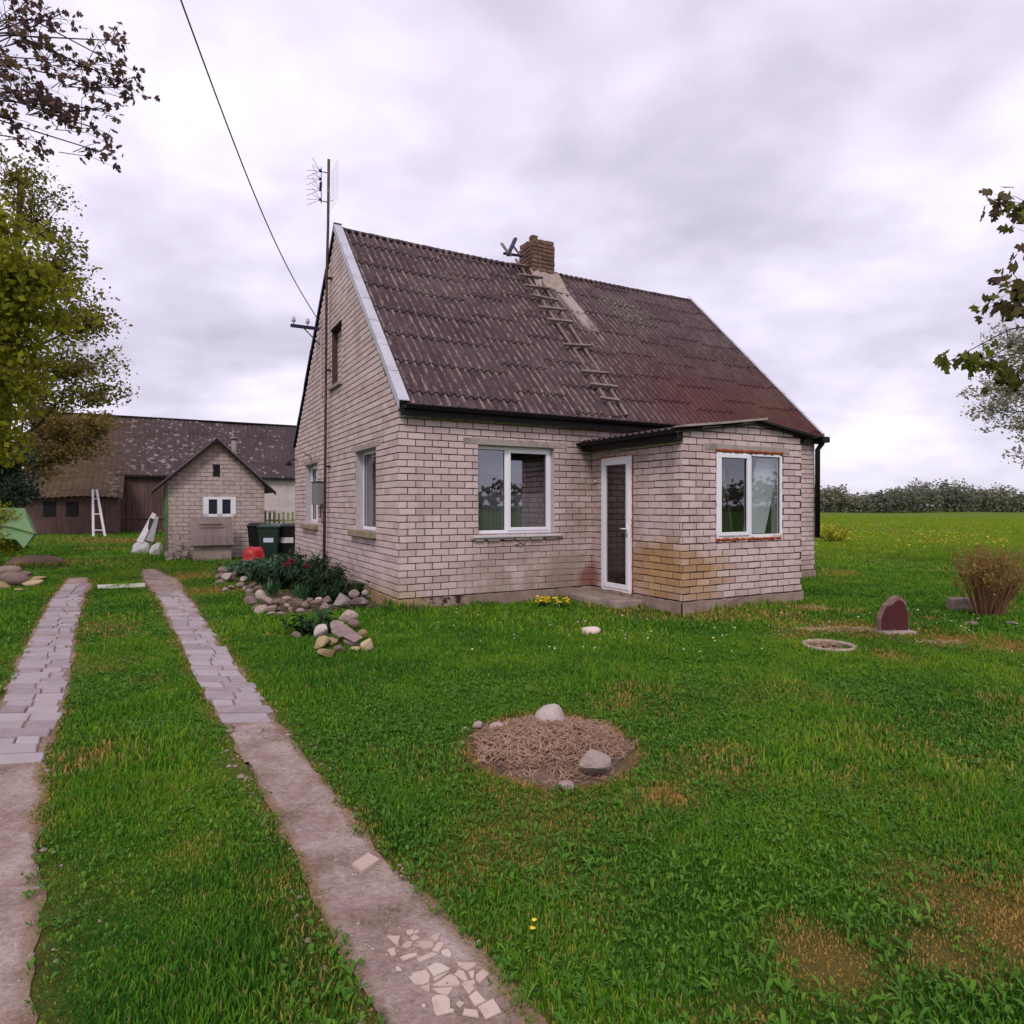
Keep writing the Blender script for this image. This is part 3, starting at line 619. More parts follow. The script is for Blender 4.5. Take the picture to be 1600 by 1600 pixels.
m.hexa([(.02, -.12, 2.93), (9.2, -.12, 2.93), (9.2, RV, RZ-.06), (.02, RV, RZ-.06), (.02, -.12, 2.90), (9.2, -.12, 2.90), (9.2, RV, RZ-.09), (.02, RV, RZ-.09)])
m.hexa([(.02, HD+.12, 2.89), (9.2, HD+.12, 2.89), (9.2, RV, RZ-.06), (.02, RV, RZ-.06), (.02, HD+.12, 2.86), (9.2, HD+.12, 2.86), (9.2, RV, RZ-.09), (.02, RV, RZ-.09)])
m.build('roof_boarding', BLACK, HOUSE)
# ridge capping: short lapped half-round pieces
m = MB(); s = .1; rr = random.Random(4); i = 0; mcap = False
while s < 9.2:
    if s > 4.7 and not mcap: m.build('ridge_cap', ROOF, HOUSE, smooth=True); m = MB(); mcap = True
    e = min(s+.62, 9.22); 
    if not (e > 4.2 and s < 4.75):
        q = []; n = 12
        for k in range(3):
            x_ = s+(e-s)*k/2; zz = -.035*math.sin(math.pi*x_/9.2)
            for j in range(n+1):
                th = math.pi*(-.12+1.24*j/n); q.append((x_, RV-math.cos(th)*.10, RZ-.045+zz+math.sin(th)*.055+(.008 if k == 0 else 0)))
        f = [(a*(n+1)+j, a*(n+1)+j+1, (a+1)*(n+1)+j+1, (a+1)*(n+1)+j) for a in range(2) for j in range(n)]; m.add(q, f)
    s += .56; i += 1
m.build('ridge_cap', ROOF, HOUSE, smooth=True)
# verge strips (light metal on the near gable, dark blue on the far slope)
def verge(name, mat, x0, x1, P0, P1, up, dn, pieces, seed):
    m = MB(); rr = random.Random(seed); P0 = Vector(P0); P1 = Vector(P1); d = (P1-P0)/pieces
    for i in range(pieces):
        a = P0+d*i; b = P0+d*(i+1.03); j0 = rr.uniform(-.003, .003)+.004*(i % 2); 
        m.hexa([(x0+j0, a.y, a.z+up), (x1, a.y, a.z+up), (x1, b.y, b.z+up), (x0+j0, b.y, b.z+up), (x0+j0, a.y, a.z+up+.012), (x1, a.y, a.z+up+.012), (x1, b.y, b.z+up+.012), (x0+j0, b.y, b.z+up+.012)])
        m.hexa([(x0+j0, a.y, a.z-dn), (x0+j0+.008, a.y, a.z-dn), (x0+j0+.008, b.y, b.z-dn), (x0+j0, b.y, b.z-dn), (x0+j0, a.y, a.z+up), (x0+j0+.008, a.y, a.z+up), (x0+j0+.008, b.y, b.z+up), (x0+j0, b.y, b.z+up)])
    return m.build(name, mat, HOUSE)
verge('verge_strip', GREYMETAL, -.045, .115, (0, -.14, 2.985), (0, RV, RZ+.02), .035, .10, 8, 1)
verge('verge_strip', NAVY, -.045, .115, (0, HD+.14, 2.95), (0, RV, RZ+.02), .03, .06, 6, 2)
verge('verge_strip', GREYMETAL, 9.255, 9.17, (0, -.14, 2.985), (0, RV, RZ+.02), .045, .06, 8, 3)
# dark fascia + gutter
m = MB(); m.box(-.01, 9.25, -.135, -.11, 2.81, 2.95); m.build('fascia', BLACK, HOUSE)
m = MB(); n = 8
for (xa, xb) in ((.03, 9.2),):
    q = []
    for xx in (xa, xb):
        for j in range(n+1): th = math.pi+math.pi*j/n; q.append((xx, -.20+math.cos(th)*.055, 2.955+math.sin(th)*.05))
    m.add(q, [(j, j+1, n+2+j, n+1+j) for j in range(n)])
m.tube([(.03, -.256, 2.957), (9.2, -.256, 2.957)], .006, 6)
m.build('gutter', BLACK, HOUSE, smooth=True)
m = MB(); m.tube([(9.14, -.19, 2.9), (9.14, -.16, 2.82), (9.10, -.09, 2.70), (9.10, -.085, .86)], .052, 12); m.build('downpipe', BLACK, HOUSE, smooth=True)
m = MB(); m.box(9.02, 9.24, -.28, -.1, 2.84, 2.96); m.build('hopper', BLACK, HOUSE, bevel=.01)
# porch roof: two shallow corrugated slopes, ridge running back
PRZ = 2.80; PRX = PX0+1.46; LZ = 2.585; RZ2 = 2.66
def porch_slope(x_e, z_e, x_r, z_r, seed):
    L = math.hypot(x_r-x_e, z_r-z_e); dx = (x_r-x_e)/L; dz = (z_r-z_e)/L; sg = 1 if dx > 0 else -1
    return corrugated(-PD-.10, .02, lambda s, t, h: (x_e+dx*t-dz*h*sg, s, z_e+dz*t+abs(dx)*h), L, seed=seed, exp=1.75, amp=.02)
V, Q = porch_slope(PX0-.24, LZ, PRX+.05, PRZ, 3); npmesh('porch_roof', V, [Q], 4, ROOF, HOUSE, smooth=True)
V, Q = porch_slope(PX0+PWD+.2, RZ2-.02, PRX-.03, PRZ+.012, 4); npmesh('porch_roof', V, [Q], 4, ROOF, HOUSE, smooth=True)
m = MB(); ws = [PX0-.02+i*.35 for i in range(9)]
m.hexa([(PX0-.2, -PD-.07, LZ-.03), (PRX, -PD-.07, PRZ-.035), (PRX, 0, PRZ-.035), (PX0-.2, 0, LZ-.03), (PX0-.2, -PD-.07, LZ-.05), (PRX, -PD-.07, PRZ-.06), (PRX, 0, PRZ-.06), (PX0-.2, 0, LZ-.05)])
m.hexa([(PRX, -PD-.07, PRZ-.035), (PX0+PWD+.18, -PD-.07, RZ2-.05), (PX0+PWD+.18, 0, RZ2-.05), (PRX, 0, PRZ-.035), (PRX, -PD-.07, PRZ-.06), (PX0+PWD+.18, -PD-.07, RZ2-.075), (PX0+PWD+.18, 0, RZ2-.075), (PRX, 0, PRZ-.06)])
m.box(PX0-.22, PX0-.19, -PD-.13, 0, LZ-.15, LZ-.03); m.box(PX0-.2, PX0-.008, -PD-.02, 0, 2.43, LZ-.05)
m.box(PX0+PWD+.01, PX0+PWD+.17, -PD-.04, -.15, 2.52, RZ2-.08)
m.build('porch_eaves', BLACK, HOUSE)
m = MB()
# thin sheet edge along the porch gable
q0 = [(PX0-.05, LZ+.05), (PX0+.7, 2.72), (PRX+.12, PRZ+.03)]; q1 = [(PRX, PRZ-.005), (PX0+PWD-.3, 2.69), (PX0+PWD+.26, RZ2-.045)]
for q, mt, y0 in ((q0, 0, -PD-.13), (q1, 1, -PD-.12)):
    for (a, za), (b, zb) in zip(q[:-1], q[1:]): m.hexa([(a, y0, za-.018), (b, y0, zb-.018), (b, y0+.25, zb-.018), (a, y0+.25, za-.018), (a, y0, za+.012), (b, y0, zb+.012), (b, y0+.25, zb+.012), (a, y0+.25, za+.012)], mt)
m.build('porch_verge', [LINTEL, BLACK], HOUSE)
m = MB(); q = []; n = 8
for yy in (-PD-.2, .0):
    for j in range(n+1): th = math.pi+math.pi*j/n; q.append((PX0-.28+math.cos(th)*.05, yy, LZ-.03+math.sin(th)*.045))
m.add(q, [(j, j+1, n+2+j, n+1+j) for j in range(n)]); m.tube([(PX0-.33, -PD-.2, LZ-.028), (PX0-.33, 0, LZ-.028)], .006, 6); m.build('porch_gutter', BLACK, HOUSE, smooth=True)
# chimney
m = MB(); cx0, cx1, cy0, cy1 = 4.19, 4.77, 3.36, 3.92
for W, L in ((lambda a, d, z: (cx0+a, cy0-d, z), cx1-cx0), (lambda a, d, z: (cx0-d, cy0+a, z), cy1-cy0), (lambda a, d, z: (cx1+d, cy0+a, z), cy1-cy0), (lambda a, d, z: (cx0+a, cy1+d, z), cx1-cx0)):
    brick_wall(m, W, (0, L), 6.45, 7.33, [], row=.088, seed=int(L*1000), jit=.004, j=.016, prot=.014, back=.01)
rr = random.Random(6)
for k in range(14):   # broken loose top courses
    a = rr.uniform(0, 1); side = k % 4
    pxx = cx0+.1+rr.random()*.38 if side in (0, 2) else (cx0+.07 if side == 1 else cx1-.07); pyy = (cy0+.07 if side == 0 else cy1-.07) if side in (0, 2) else cy0+.1+rr.random()*.36
    zt = 7.35; M = Matrix.Translation((pxx, pyy, zt+.035)) @ Matrix.Rotation(rr.uniform(-.3, .3)+(math.pi/2 if side % 2 else 0), 4, 'Z') @ Matrix.Rotation(rr.uniform(-.15, .15), 4, 'X')
    m.box(-.11, .11, -.055, .055, -.04, .04, 0, M)
m.box(cx0+.02, cx0+.16, cy0+.02, cy0+.16, 7.4, 7.50, 0); m.box(cx1-.2, cx1-.0, cy0+.02, cy0+.15, 7.36, 7.44, 0); m.box(cx0+.12, cx1-.1, cy0+.13, cy1-.13, 7.2, 7.34, 1)
ch = m.build('chimney', [REDBRICK, MORTAR], HOUSE)
m = MB(); rr = random.Random(2); P = []
for i in range(9):
    a = cx0-.06+i/8*(cx1-cx0+.2); t = (cy0-.0+.15)/dfv.y; lo = t-.28-rr.uniform(0, .14)-(.12 if i > 5 else 0); P.append((Tf(a, lo, .03), Tf(a, lo+.1, .055), (a, cy0-.005, 6.72+rr.uniform(-.03, .03))))
for i in range(8):
    for k in range(2): m.quad(P[i][k], P[i+1][k], P[i+1][k+1], P[i][k+1])
m.build('chimney_mortar', simple('chimney_mortar', (.34, .26, .22), .95, .35, 9, .012), HOUSE, smooth=True)

# roof plane picking for things lying on it
HN = (HM.to_3x3() @ nf_).normalized(); HP0 = HM @ Vector((0, -.15, 2.97))
def roofpt(px, py, h=.06):
    r = ray(px, py); o = Vector((0, 0, EYE)); t = (HP0+HN*h-o).dot(HN)/r.dot(HN); return o+r*t
zz4 = lambda x, y: (680+x/4.444, 340+y/4.444)
# ladder
lad = empty('roof_ladder', roofpt(*zz4(900, 900)), 0, 'old grey wooden ladder lying on the roof slope below the chimney', 'ladder')
base = Vector(lad.location)
LADW = wood('ladder_wood', (.09, .06, .055), (.33, .25, .23), (6, 6, 6))
def lpart(name, a, b, w_, h_, mat=LADW):
    a = Vector(a)-base; b = Vector(b)-base; d = (b-a); L = d.length; d.normalize(); n = HN; s = n.cross(d).normalized()
    M = Matrix((( d.x, s.x, n.x, a.x), (d.y, s.y, n.y, a.y), (d.z, s.z, n.z, a.z), (0, 0, 0, 1))); m = MB(); m.box(0, L, -w_/2, w_/2, -h_/2, h_/2, 0, M); return m.build(name, mat, lad, bevel=.004)
lpart('rail', roofpt(*zz4(560, 290), .045), roofpt(*zz4(1262, 1380), .045), .05, .04); lpart('rail', roofpt(*zz4(660, 320), .045), roofpt(*zz4(1330, 1370), .045), .05, .04)
for a, b in (((525, 320), (690, 345)), ((580, 395), (745, 415)), ((620, 470), (790, 490)), ((665, 537), (855, 575)), ((720, 620), (900, 640)), ((780, 705), (955, 725)), ((885, 880), (1085, 890)), ((1015, 1065), (1200, 1080)), ((1075, 1155), (1265, 1175)), ((1145, 1250), (1280, 1270))):
    lpart('rung', roofpt(*zz4(*a), .10), roofpt(*zz4(*b), .10), .055, .045)
# broken boards at the ridge beside the chimney
def board(a, b, w_, t_, mat, label):
    a = Vector(a); b = Vector(b); d = (b-a); L = d.length; d.normalize(); s = d.cross(Vector((0, 0, 1))); s = s.normalized() if s.length > .01 else Vector((1, 0, 0)); n = s.cross(d)
    m = MB(); M = Matrix(((d.x, s.x, n.x, 0), (d.y, s.y, n.y, 0), (d.z, s.z, n.z, 0), (0, 0, 0, 1))); m.box(0, L, -w_/2, w_/2, -t_/2, t_/2, 0, M); o = m.build('loose_board', mat); o.location = a; return tag(o, label, 'board', 'broken boards by the chimney')
R_ = lambda x, y: D(*zz4(x, y), 13.9)
board(D(*zz4(462, 180), 13.95), D(*zz4(520, 265), 13.6), .06, .03, OLDWOOD, 'short grey board tilted left at the ridge beside the chimney')
board(D(*zz4(558, 145), 13.9), D(*zz4(505, 262), 13.6), .07, .05, NAVY, 'dark board tilted right, tallest of those by the chimney')
board(D(*zz4(475, 248), 13.7), D(*zz4(610, 268), 13.95), .05, .04, BLACK, 'dark board lying level against the left foot of the chimney')
board(D(*zz4(540, 195), 14.1), D(*zz4(595, 268), 13.9), .05, .03, OLDWOOD, 'thin grey lath leaning toward the left side of the chimney')
# ------------------------------------------------------------------ gable fittings
m = MB(); pb = Vector((-.12, 4.31, 0)); 
mast = empty('antenna_mast', HM @ Vector((-.1, 4.3, 0)), ANG, 'tall thin brown mast with a television aerial rising past the gable peak', 'aerial')
m.tube([(0, 0, 0), (0, -.12, 2.5), (-.01, -.28, 6.0), (0, -.36, 7.0), (0, -.42, 8.28)], [.030, .028, .026, .026, .028], 10); m.build('mast', BROWNPIPE, mast, smooth=True)
for z in (2.3, 4.2, 6.0): m = MB(); m.box(.0, .1, -.05-z*.045, .03-z*.045, z, z+.03); m.build('clamp', BLACK, mast)
m = MB(); 
for z in (7.45, 8.02): m.tube([(0, -.4, z), (-.14, -.4, z)], .009, 6)
m.tube([(-.14, -.4, 7.4), (-.14, -.4, 8.1)], .008, 6); m.box(-.17, -.13, -.43, -.37, 7.70, 7.80)
m.build('bracket', BLACK, mast)
for z in (7.47, 7.66, 7.87, 8.03):
    m = MB(); m.box(-.175, -.135, -.425, -.375, z-.02, z+.02)
    for sg in (-1, 1):
        m.tube([(-.155, -.4, z), (-.36, -.4+sg*.26, z+.07)], .004, 5); m.tube([(-.155, -.4, z), (-.36, -.4+sg*.26, z-.05)], .004, 5)
    m.build('dipole', NAVY, mast)
m = MB()
for i in range(9): m.tube([(.09, -.78, 7.4+i*.09), (.09, -.02, 7.4+i*.09)], .002, 4)
for yy in (-.75, -.4, -.05): m.tube([(.09, yy, 7.38), (.09, yy, 8.14)], .002, 4)
m.tube([(0, -.4, 7.5), (.09, -.4, 7.5)], .006, 5)
m.build('reflector_grid', GREYMETAL, mast)
mb_ = empty('meter_box', HM @ Vector((0, 4.75, 1.55)), ANG, 'grey electricity meter box on the gable wall beside the mast', 'meter box')
m = MB(); m.box(-.20, -.008, -.24, .26, 0, .46); m.build('case', simple('meter_grey', (.22, .195, .20), .5, .1, 4, 0), mb_, bevel=.01)
m = MB(); m.box(-.215, -.0, -.26, .28, .46, .475); m.build('cap', BLACK, mb_)
m = MB(); m.tube([(-.05, .1, 0), (-.05, .1, -.25), (-.04, -.1, -.4), (-.06, -.3, -.35), (-.1, -.42, -.6)], .008, 6); m.tube([(-.03, .4, .55), (-.03, .8, .6), (-.03, 1.2, 1.1), (-.03, 1.9, 1.2)], .006, 6); m.build('cable', BLACK, mb_, smooth=True)
br = empty('insulator_bracket', HM @ Vector((0, 5.0, 5.25)), ANG, 'dark blue steel bracket with two white insulators on the gable', 'bracket')
m = MB(); m.box(-.62, .0, -.03, .03, -.03, .03); m.tube([(-.35, 0, -.03), (-.01, 0, -.35)], .012, 6); m.build('arm', NAVY, br)
for xx in (-.56, -.28): m = MB(); m.tube([(xx, 0, .03), (xx, 0, .07), (xx, 0, .09), (xx, 0, .12), (xx, 0, .15), (xx, 0, .17), (xx, 0, .19)], [.008, .010, .042, .045, .028, .034, .012], 12); m.build('insulator', simple('porcelain', (.45, .42, .46), .3, .1, 5, 0, .6), br, smooth=True)
m = MB(); m.tube([(-.03, .05, .06), (-.03, -.14, -.1), (-.03, -.12, -.8), (-.03, -.13, -1.2), (-.03, -.2, -1.45)], .014, 6); m.build('drop_cable', PLASTER, br, smooth=True)
lamp = empty('wall_lamp', HM @ Vector((0, 7.55, 2.6)), ANG, 'small dark lamp on the gable wall near its far corner', 'lamp')
m = MB(); m.tube([(0, 0, .04), (-.16, 0, .05), (-.22, 0, 0)], .012, 6); m.build('arm', BLACK, lamp); m = MB(); m.tube([(-.22, 0, .02), (-.22, 0, -.02), (-.22, 0, -.09)], [.02, .05, .075], 12); m.build('lamp_shade', BLACK, lamp, smooth=True)
# overhead wire
A = HM @ Vector((-.05, 5.0, 5.42)); pts = []
B = D(268, -40, 6.0); C_ = D(-300, -1500, 2.2)
for i in range(31):
    t = i/30; p = A.lerp(B, t); p.z -= .30*math.sin(math.pi*t); p.x -= .03*math.sin(math.pi*t); pts.append(p)
pts.append(B+(B-A)*.5); pts.append(B+(B-A)*1.2+Vector((0, 0, .5)))
m = MB(); m.tube(pts, .009, 6); o = m.build('overhead_wire', simple('wire', (.06, .055, .065), .6, .1, 3, 0), smooth=True); tag(o, 'thin overhead power wire rising from the gable bracket', 'wire')
# ------------------------------------------------------------------ shed
S0 = Vector((-9.66, 18.0, 0)); SH = empty('garden_shed', S0, ANG, 'small white brick shed with a steep gable, standing in front of the long barn', 'shed')
SW, SD = 2.6, 3.4; SE = 2.15; SA = 3.42
SM = Matrix.Translation(S0) @ Matrix.Rotation(ANG, 4, 'Z')
Ws = lambda a, d, z: (a, -d, z); Wsl = lambda a, d, z: (-d, a, z); Wsr = lambda a, d, z: (SW+d, a, z)
sg = lambda z: (0, SW) if z < SE else ((z-SE)/(SA-SE)*SW/2, SW-(z-SE)/(SA-SE)*SW/2)
WS = (.98, 1.80, 1.22, 1.78); WT = (1.22, 1.40, 2.36, 2.72)
m = MB(); brick_wall(m, Ws, (0, SW), 0, SA, [WS, WT], sg, row=.118, blen=.30, seed=21, j=.012, jit=.004); brick_wall(m, Wsr, (0, SD), 0, SE, [], row=.118, seed=22); brick_wall(m, Wsl, (0, SD), 0, SE, [(.15, 1.0, 0, 2.0)], row=.118, seed=23)
m.build('wall', [simple('cream_shed_brick', (.50, .395, .36), .9, .2, 5, .004, .2, dirt=(.36, .26, .22)), simple('shed_mortar', (.20, .14, .125), .95, .4, 9, .003)], SH)
m = MB(); m.box(-.03, .03, .1, 1.05, 0, 2.05); m.build('door', simple('green_door_paint', (.10, .16, .055), .7, .3, 6, .004, dirt=(.2, .17, .12)), SH)
m = MB(); m.box(-.01, .06, -.035, -.008, .0, 2.1, 0); m.build('corner_trim', simple('green_trim', (.11, .17, .06), .7, .3, 6, .004), SH)
m = MB(); fx0, fx1, fz0, fz1 = WS
for q in ((fx0, fx1, fz0, fz0+.07), (fx0, fx1, fz1-.07, fz1), (fx0, fx0+.10, fz0, fz1), (fx1-.10, fx1, fz0, fz1), ((fx0+fx1)/2-.045, (fx0+fx1)/2+.045, fz0, fz1)): m.box(q[0]-.02, q[1]+.02, -.03-.001*q[2], .04, q[2], q[3])
sw_ = m.build('window', WHITE, SH)
m = MB(); m.box(fx0, fx1, .035, .045, fz0, fz1); m.build('pane', simple('dark_pane', (.012, .012, .03), .15, .1, 3, 0, .6), sw_)
m = MB(); m.box(WT[0]-.01, WT[1]+.01, .02, .04, WT[2], WT[3]); m.build('vent_opening', BLACK, SH)
m = MB()
for sgn, xe in ((-1, -.33), (1, SW+.3)):
    zE = SE-.26; y0, y1 = -.22, SD+.2
    def pt(f, yy, h): return (SW/2+(xe-SW/2)*f, yy, SA+.03+(zE-SA)*f+h)
    for i in range(4):
        f0, f1 = i/4, (i+1)/4; m.hexa([pt(f0, y0, 0), pt(f1, y0, 0), pt(f1, y1, 0), pt(f0, y1, 0), pt(f0, y0, .03), pt(f1, y0, .03), pt(f1, y1, .03), pt(f0, y1, .03)])
m.build('roof', simple('grey_shed_roof', (.19, .145, .145), .85, .3, 7, .006), SH)
m = MB()
for xe in (-.33, SW+.3): m.hexa([(SW/2, -.25, SA-.06), (xe, -.25, SE-.32), (xe, -.22, SE-.32), (SW/2, -.22, SA-.06), (SW/2, -.25, SA+.03), (xe, -.25, SE-.24), (xe, -.22, SE-.24), (SW/2, -.22, SA+.03)])
m.build('verge_board', BLACK, SH)
m = MB(); m.tube([(1.92, 1.6, 2.6), (1.92, 1.6, 3.62)], .075, 12); m.tube([(1.92, 1.6, 3.62), (1.92, 1.6, 3.68)], .12, 12); m.build('flue_pipe', simple('flue', (.26, .2, .19), .8, .3, 8, .003), SH, smooth=True)
# well housing in front of the shed
q = SM @ Vector((.62, -.95, 0)); wl = empty('well_housing', q, ANG, 'concrete well box with a sloping grey board hatch in front of the shed', 'well')
m = MB(); m.box(.05, 1.0, 0, .6, -.05, .50); m.build('base', simple('well_concrete', (.40, .32, .27), .95, .2, 5, .01, .2, dirt=(.26, .19, .15)), wl, bevel=.02)
m = MB()
for i in range(6): a = -.02+i*.18; m.hexa([(a, -.10, .42), (a+.172, -.10, .42), (a+.172, .55, 1.18), (a, .55, 1.18), (a, -.12, .45), (a+.172, -.12, .45), (a+.172, .53, 1.21), (a, .53, 1.21)])
m.box(.0, 1.0, -.0, .55, .50, .52); m.build('hatch', HATCHWOOD, wl)
m = MB(); m.box(.2, .8, .28, .32, .98, 1.02, 0, Matrix.Translation((0, -.09, -.0))); m.tube([(.82, .2, .8), (.80, .2, .6)], .02, 6); m.build('batten', BARNWOOD, wl)
rr = random.Random(31)
for k in range(11):
    st = [(0, 0), (0, 1), (0, 2), (0, 3), (0, 4), (1, 0), (1, 1), (1, 2), (-1, 0), (-1, 1), (2, 0)][k]
    o = SM @ Vector((.30+st[0]*.20+rr.uniform(-.03, .03), -.42+rr.uniform(-.06, .06)-(.1 if st[0] == -1 else 0), .07+st[1]*.145))
    m = MB(); m.box(-.09, .09, -.06, .06, -.07, .065); b_ = m.build('loose_block', simple('loose_block', (.42, .33, .29), .95, .25, 8, .01) if k == 0 else bpy.data.materials['loose_block'], bevel=.012); b_.location = o; b_.rotation_euler = (rr.uniform(-.08, .08), rr.uniform(-.08, .08), ANG+rr.uniform(-.5, .5))
    tag(b_, 'worn pale block in the rough stack left of the well housing', 'block', 'pale blocks stacked by the shed')
# bins
def bin_(p, rz, label, mat, lidmat, sticker):
    b = empty('wheelie_bin', p, rz, label, 'bin', 'wheelie bins beside the shed')
    m = MB(); m.hexa([(-.20, -.20, .06), (.20, -.20, .06), (.20, .22, .06), (-.20, .22, .06), (-.27, -.29, .95), (.27, -.29, .95), (.27, .27, .95), (-.27, .27, .95)]); m.box(-.285, .285, -.305, .285, .93, .965); m.build('body', mat, b, bevel=.015)
    m = MB(); m.hexa([(-.29, -.33, .967), (.29, -.33, .967), (.29, .29, .967), (-.29, .29, .967), (-.26, -.29, 1.01), (.26, -.29, 1.01), (.26, .26, 1.05), (-.26, .26, 1.05)]); m.tube([(-.25, .33, .98), (.25, .33, .98)], .016, 8); m.build('lid', lidmat, b, bevel=.012)
    for s in (-1, 1): m = MB(); m.tube([(s*.2, .24, .1), (s*.26, .24, .1)], .1, 16); m.build('wheel', BLACK, b, smooth=False)
    for st in sticker: m = MB(); M = Matrix.Translation((0, -.262, .58)) @ Matrix.Rotation(-.1, 4, 'X'); M = Matrix.Translation((0, -.004, 0)) @ M; m.box(*st[0], -.006, .0, *st[1], 0, M); m.build('sticker', st[2], b)
    return b
GREENB = simple('dark_green_plastic', (.012, .035, .022), .45, .2, 3, 0, .4); STW = simple('pale_sticker', (.50, .56, .64), .5, .05, 3, 0); STT = simple('teal_print', (.03, .22, .26), .5, .05, 3, 0)
bin_(D(423, 790, 17.3).xy.to_3d(), .12, 'dark green wheelie bin with a white and teal sticker', GREENB, GREENB, [((-.12, .13), (-.02, .28), STW), ((-.08, .10), (.13, .23), STT)]).scale = (1, 1, 1.0)
bin_(D(452, 790, 17.6).xy.to_3d(), .1, 'black wheelie bin with a plain white sticker next to the house corner', BLACK, BLACK, [((-.16, .17), (-.05, .17), WHITE_DIRTY)])
bin_(D(404, 790, 18.1).xy.to_3d(), .3, 'black wheelie bin half hidden behind the green one', BLACK, BLACK, [])
# red tub
q = D(397, 790, 16.6); q.z = 0; m = MB(); n = 20; prof = [(.30, .0), (.32, .03), (.30, .05), (.285, .2), (.25, .35), (.19, .42), (0, .44)]
vs = []; 
for (r, z) in prof:
    for j in range(n): a = 2*math.pi*j/n; vs.append((r*math.cos(a)*1.02, r*math.sin(a), z+.03*math.sin(3*a+1)*(r > .1)))
m.add(vs, [(i*n+j, i*n+(j+1) % n, (i+1)*n+(j+1) % n, (i+1)*n+j) for i in range(len(prof)-1) for j in range(n)])
o = m.build('plastic_tub', simple('red_plastic', (.42, .008, .010), .4, .12, 5, 0, .5), smooth=True); o.location = (q.x, q.y, .12); o.scale = (.92, .9, .78); o.rotation_euler = (.12, -.05, 0); tag(o, 'bright red plastic tub turned upside down beside the green bin', 'tub')
m = MB(); m.box(-.3, .3, -.3, .3, 0, .15); o = m.build('wooden_pallet', OLDWOOD); o.location = (q.x, q.y, 0); tag(o, 'low grey wooden base under the red tub', 'pallet')
# slatted fence behind the bins
FG = simple('pale_green_slats', (.27, .30, .15), .8, .3, 6, .003); q = D(405, 790, 21.5)
fe = empty('picket_fence', (q.x, q.y, 0), ANG*.5, 'short pale green picket fence with white caps behind the bins', 'fence')
for zz in (.55, 1.0): m = MB(); m.box(0, 1.9, 0, .03, zz, zz+.06); m.build('rail', FG, fe)
for i in range(13):
    m = MB(); x0 = i*.145; h = 1.28+.03*(i % 2); m.box(x0, x0+.085, -.025, -.002, .1, h); c = m.build('picket', FG, fe); m = MB(); m.box(x0-.012, x0+.097, -.04, .012, h+.001, h+.07); m.build('cap', WHITE_DIRTY, c)
# ------------------------------------------------------------------ barn
B0 = Vector((-26.8, 36.0, 0)); BA = empty('long_barn', B0, ANG, 'long low barn with lichen-spotted dark roof, wooden doors and white wall', 'barn')
BL, BDp, BE, BR = 26.0, 8.0, 3.45, 7.25
m = MB(); rr = random.Random(8)
a = 2.2
while a < 8.6:
    wd = rr.uniform(.16, .26); m.box(a, a+wd-.015, -.03-rr.random()*.02, 0, -.1, BE); a += wd
m.box(2.2, 8.6, .01, .05, -.1, BE); m.build('timber_front', BARNWOOD, BA)
m = MB(); m.box(0, 2.2, .0, .1, -.1, BE); m.hexa([(0, 0, BE), (.1, 0, BE), (.1, BDp, BE), (0, BDp, BE), (0, BDp/2-.1, BR-.1), (.1, BDp/2-.1, BR-.1), (.1, BDp/2+.1, BR-.1), (0, BDp/2+.1, BR-.1)]); m.box(0, .1, .1, BDp, -.1, BE)
m.build('timber_gable', BARNWOOD, BA)
m = MB(); m.box(8.6, BL, 0, .15, -.1, BE); m.build('wall', simple('limewashed_wall', (.55, .46, .45), .9, .1, 2, .006, .2, dirt=(.45, .36, .34)), BA)
for xx in (17.9, 21.5, 15.0): 
    m = MB(); m.box(xx, xx+.75, -.04, .0, 2.1, 2.85); f = m.build('window', simple('old_frame', (.26, .19, .16), .8, .2, 4, 0), BA); m = MB(); m.box(xx+.08, xx+.67, -.055, -.042, 2.18, 2.77); m.build('pane', BLACK, f)
m = MB(); m.box(4.6, 4.8, -.09, -.055, 0, 3.3); m.box(2.3, 8.5, -.12, -.09, .75, .95); m.build('door_bar', BARNWOOD, BA)
def barn_roof_mat():
    t = NT('lichen_spotted_roof'); P = t.pos(); sp = t.N('ShaderNodeSeparateXYZ'); t.L(P, sp.inputs[0]); n = t.noise(.5, 5, .65, P); n2 = t.noise(5, 5, .7, t.pos(scale=(2, .4, .4)))
    col = t.ramp(t.math('ADD', t.math('MULTIPLY', n, .5), t.math('MULTIPLY', n2, .5)), [(.3, (.038, .024, .027)), (.7, (.095, .070, .072))])
    s = t.noise(2.9, 3, .55, t.pos(scale=(1, 1.2, 1.2), off=(3, 0, 0))); mk = t.math('SUBTRACT', 1, t.smooth(sp.outputs[0], 9.5, 16))
    th = t.math('ADD', s, t.math('MULTIPLY', mk, .075)); col = t.mix(t.math('MULTIPLY', t.smooth(th, .655, .70), .85), col, (.27, .215, .195))
    br_ = t.math('SUBTRACT', 1, t.smooth(t.math('ADD', sp.outputs[0], t.math('MULTIPLY', n, 4)), 4.5, 8.5)); col = t.mix(t.math('MULTIPLY', br_, .8), col, t.mix(t.noise(2.5, 6, .75, P), (.038, .022, .011), (.125, .082, .038)))  # brown left end; shade under the foliage is painted into its colour
    return t.pr(col, .9, n2, .03, .15)
BRM = barn_roof_mat()
L_ = math.hypot(BDp/2+.35, BR-BE+.2)
V, Q = corrugated(-.3, BL, lambda s, t, h: (s, -.35+t*(BDp/2+.35)/L_, BE-.12+t*(BR-BE+.12)/L_+h-.06*math.sin(s*.7)*t/L_), L_, wl=.28, amp=.03, cols=6, exp=1.5, seed=9, segs=6)
npmesh('roof', V, [Q], 4, BRM, BA, smooth=True)
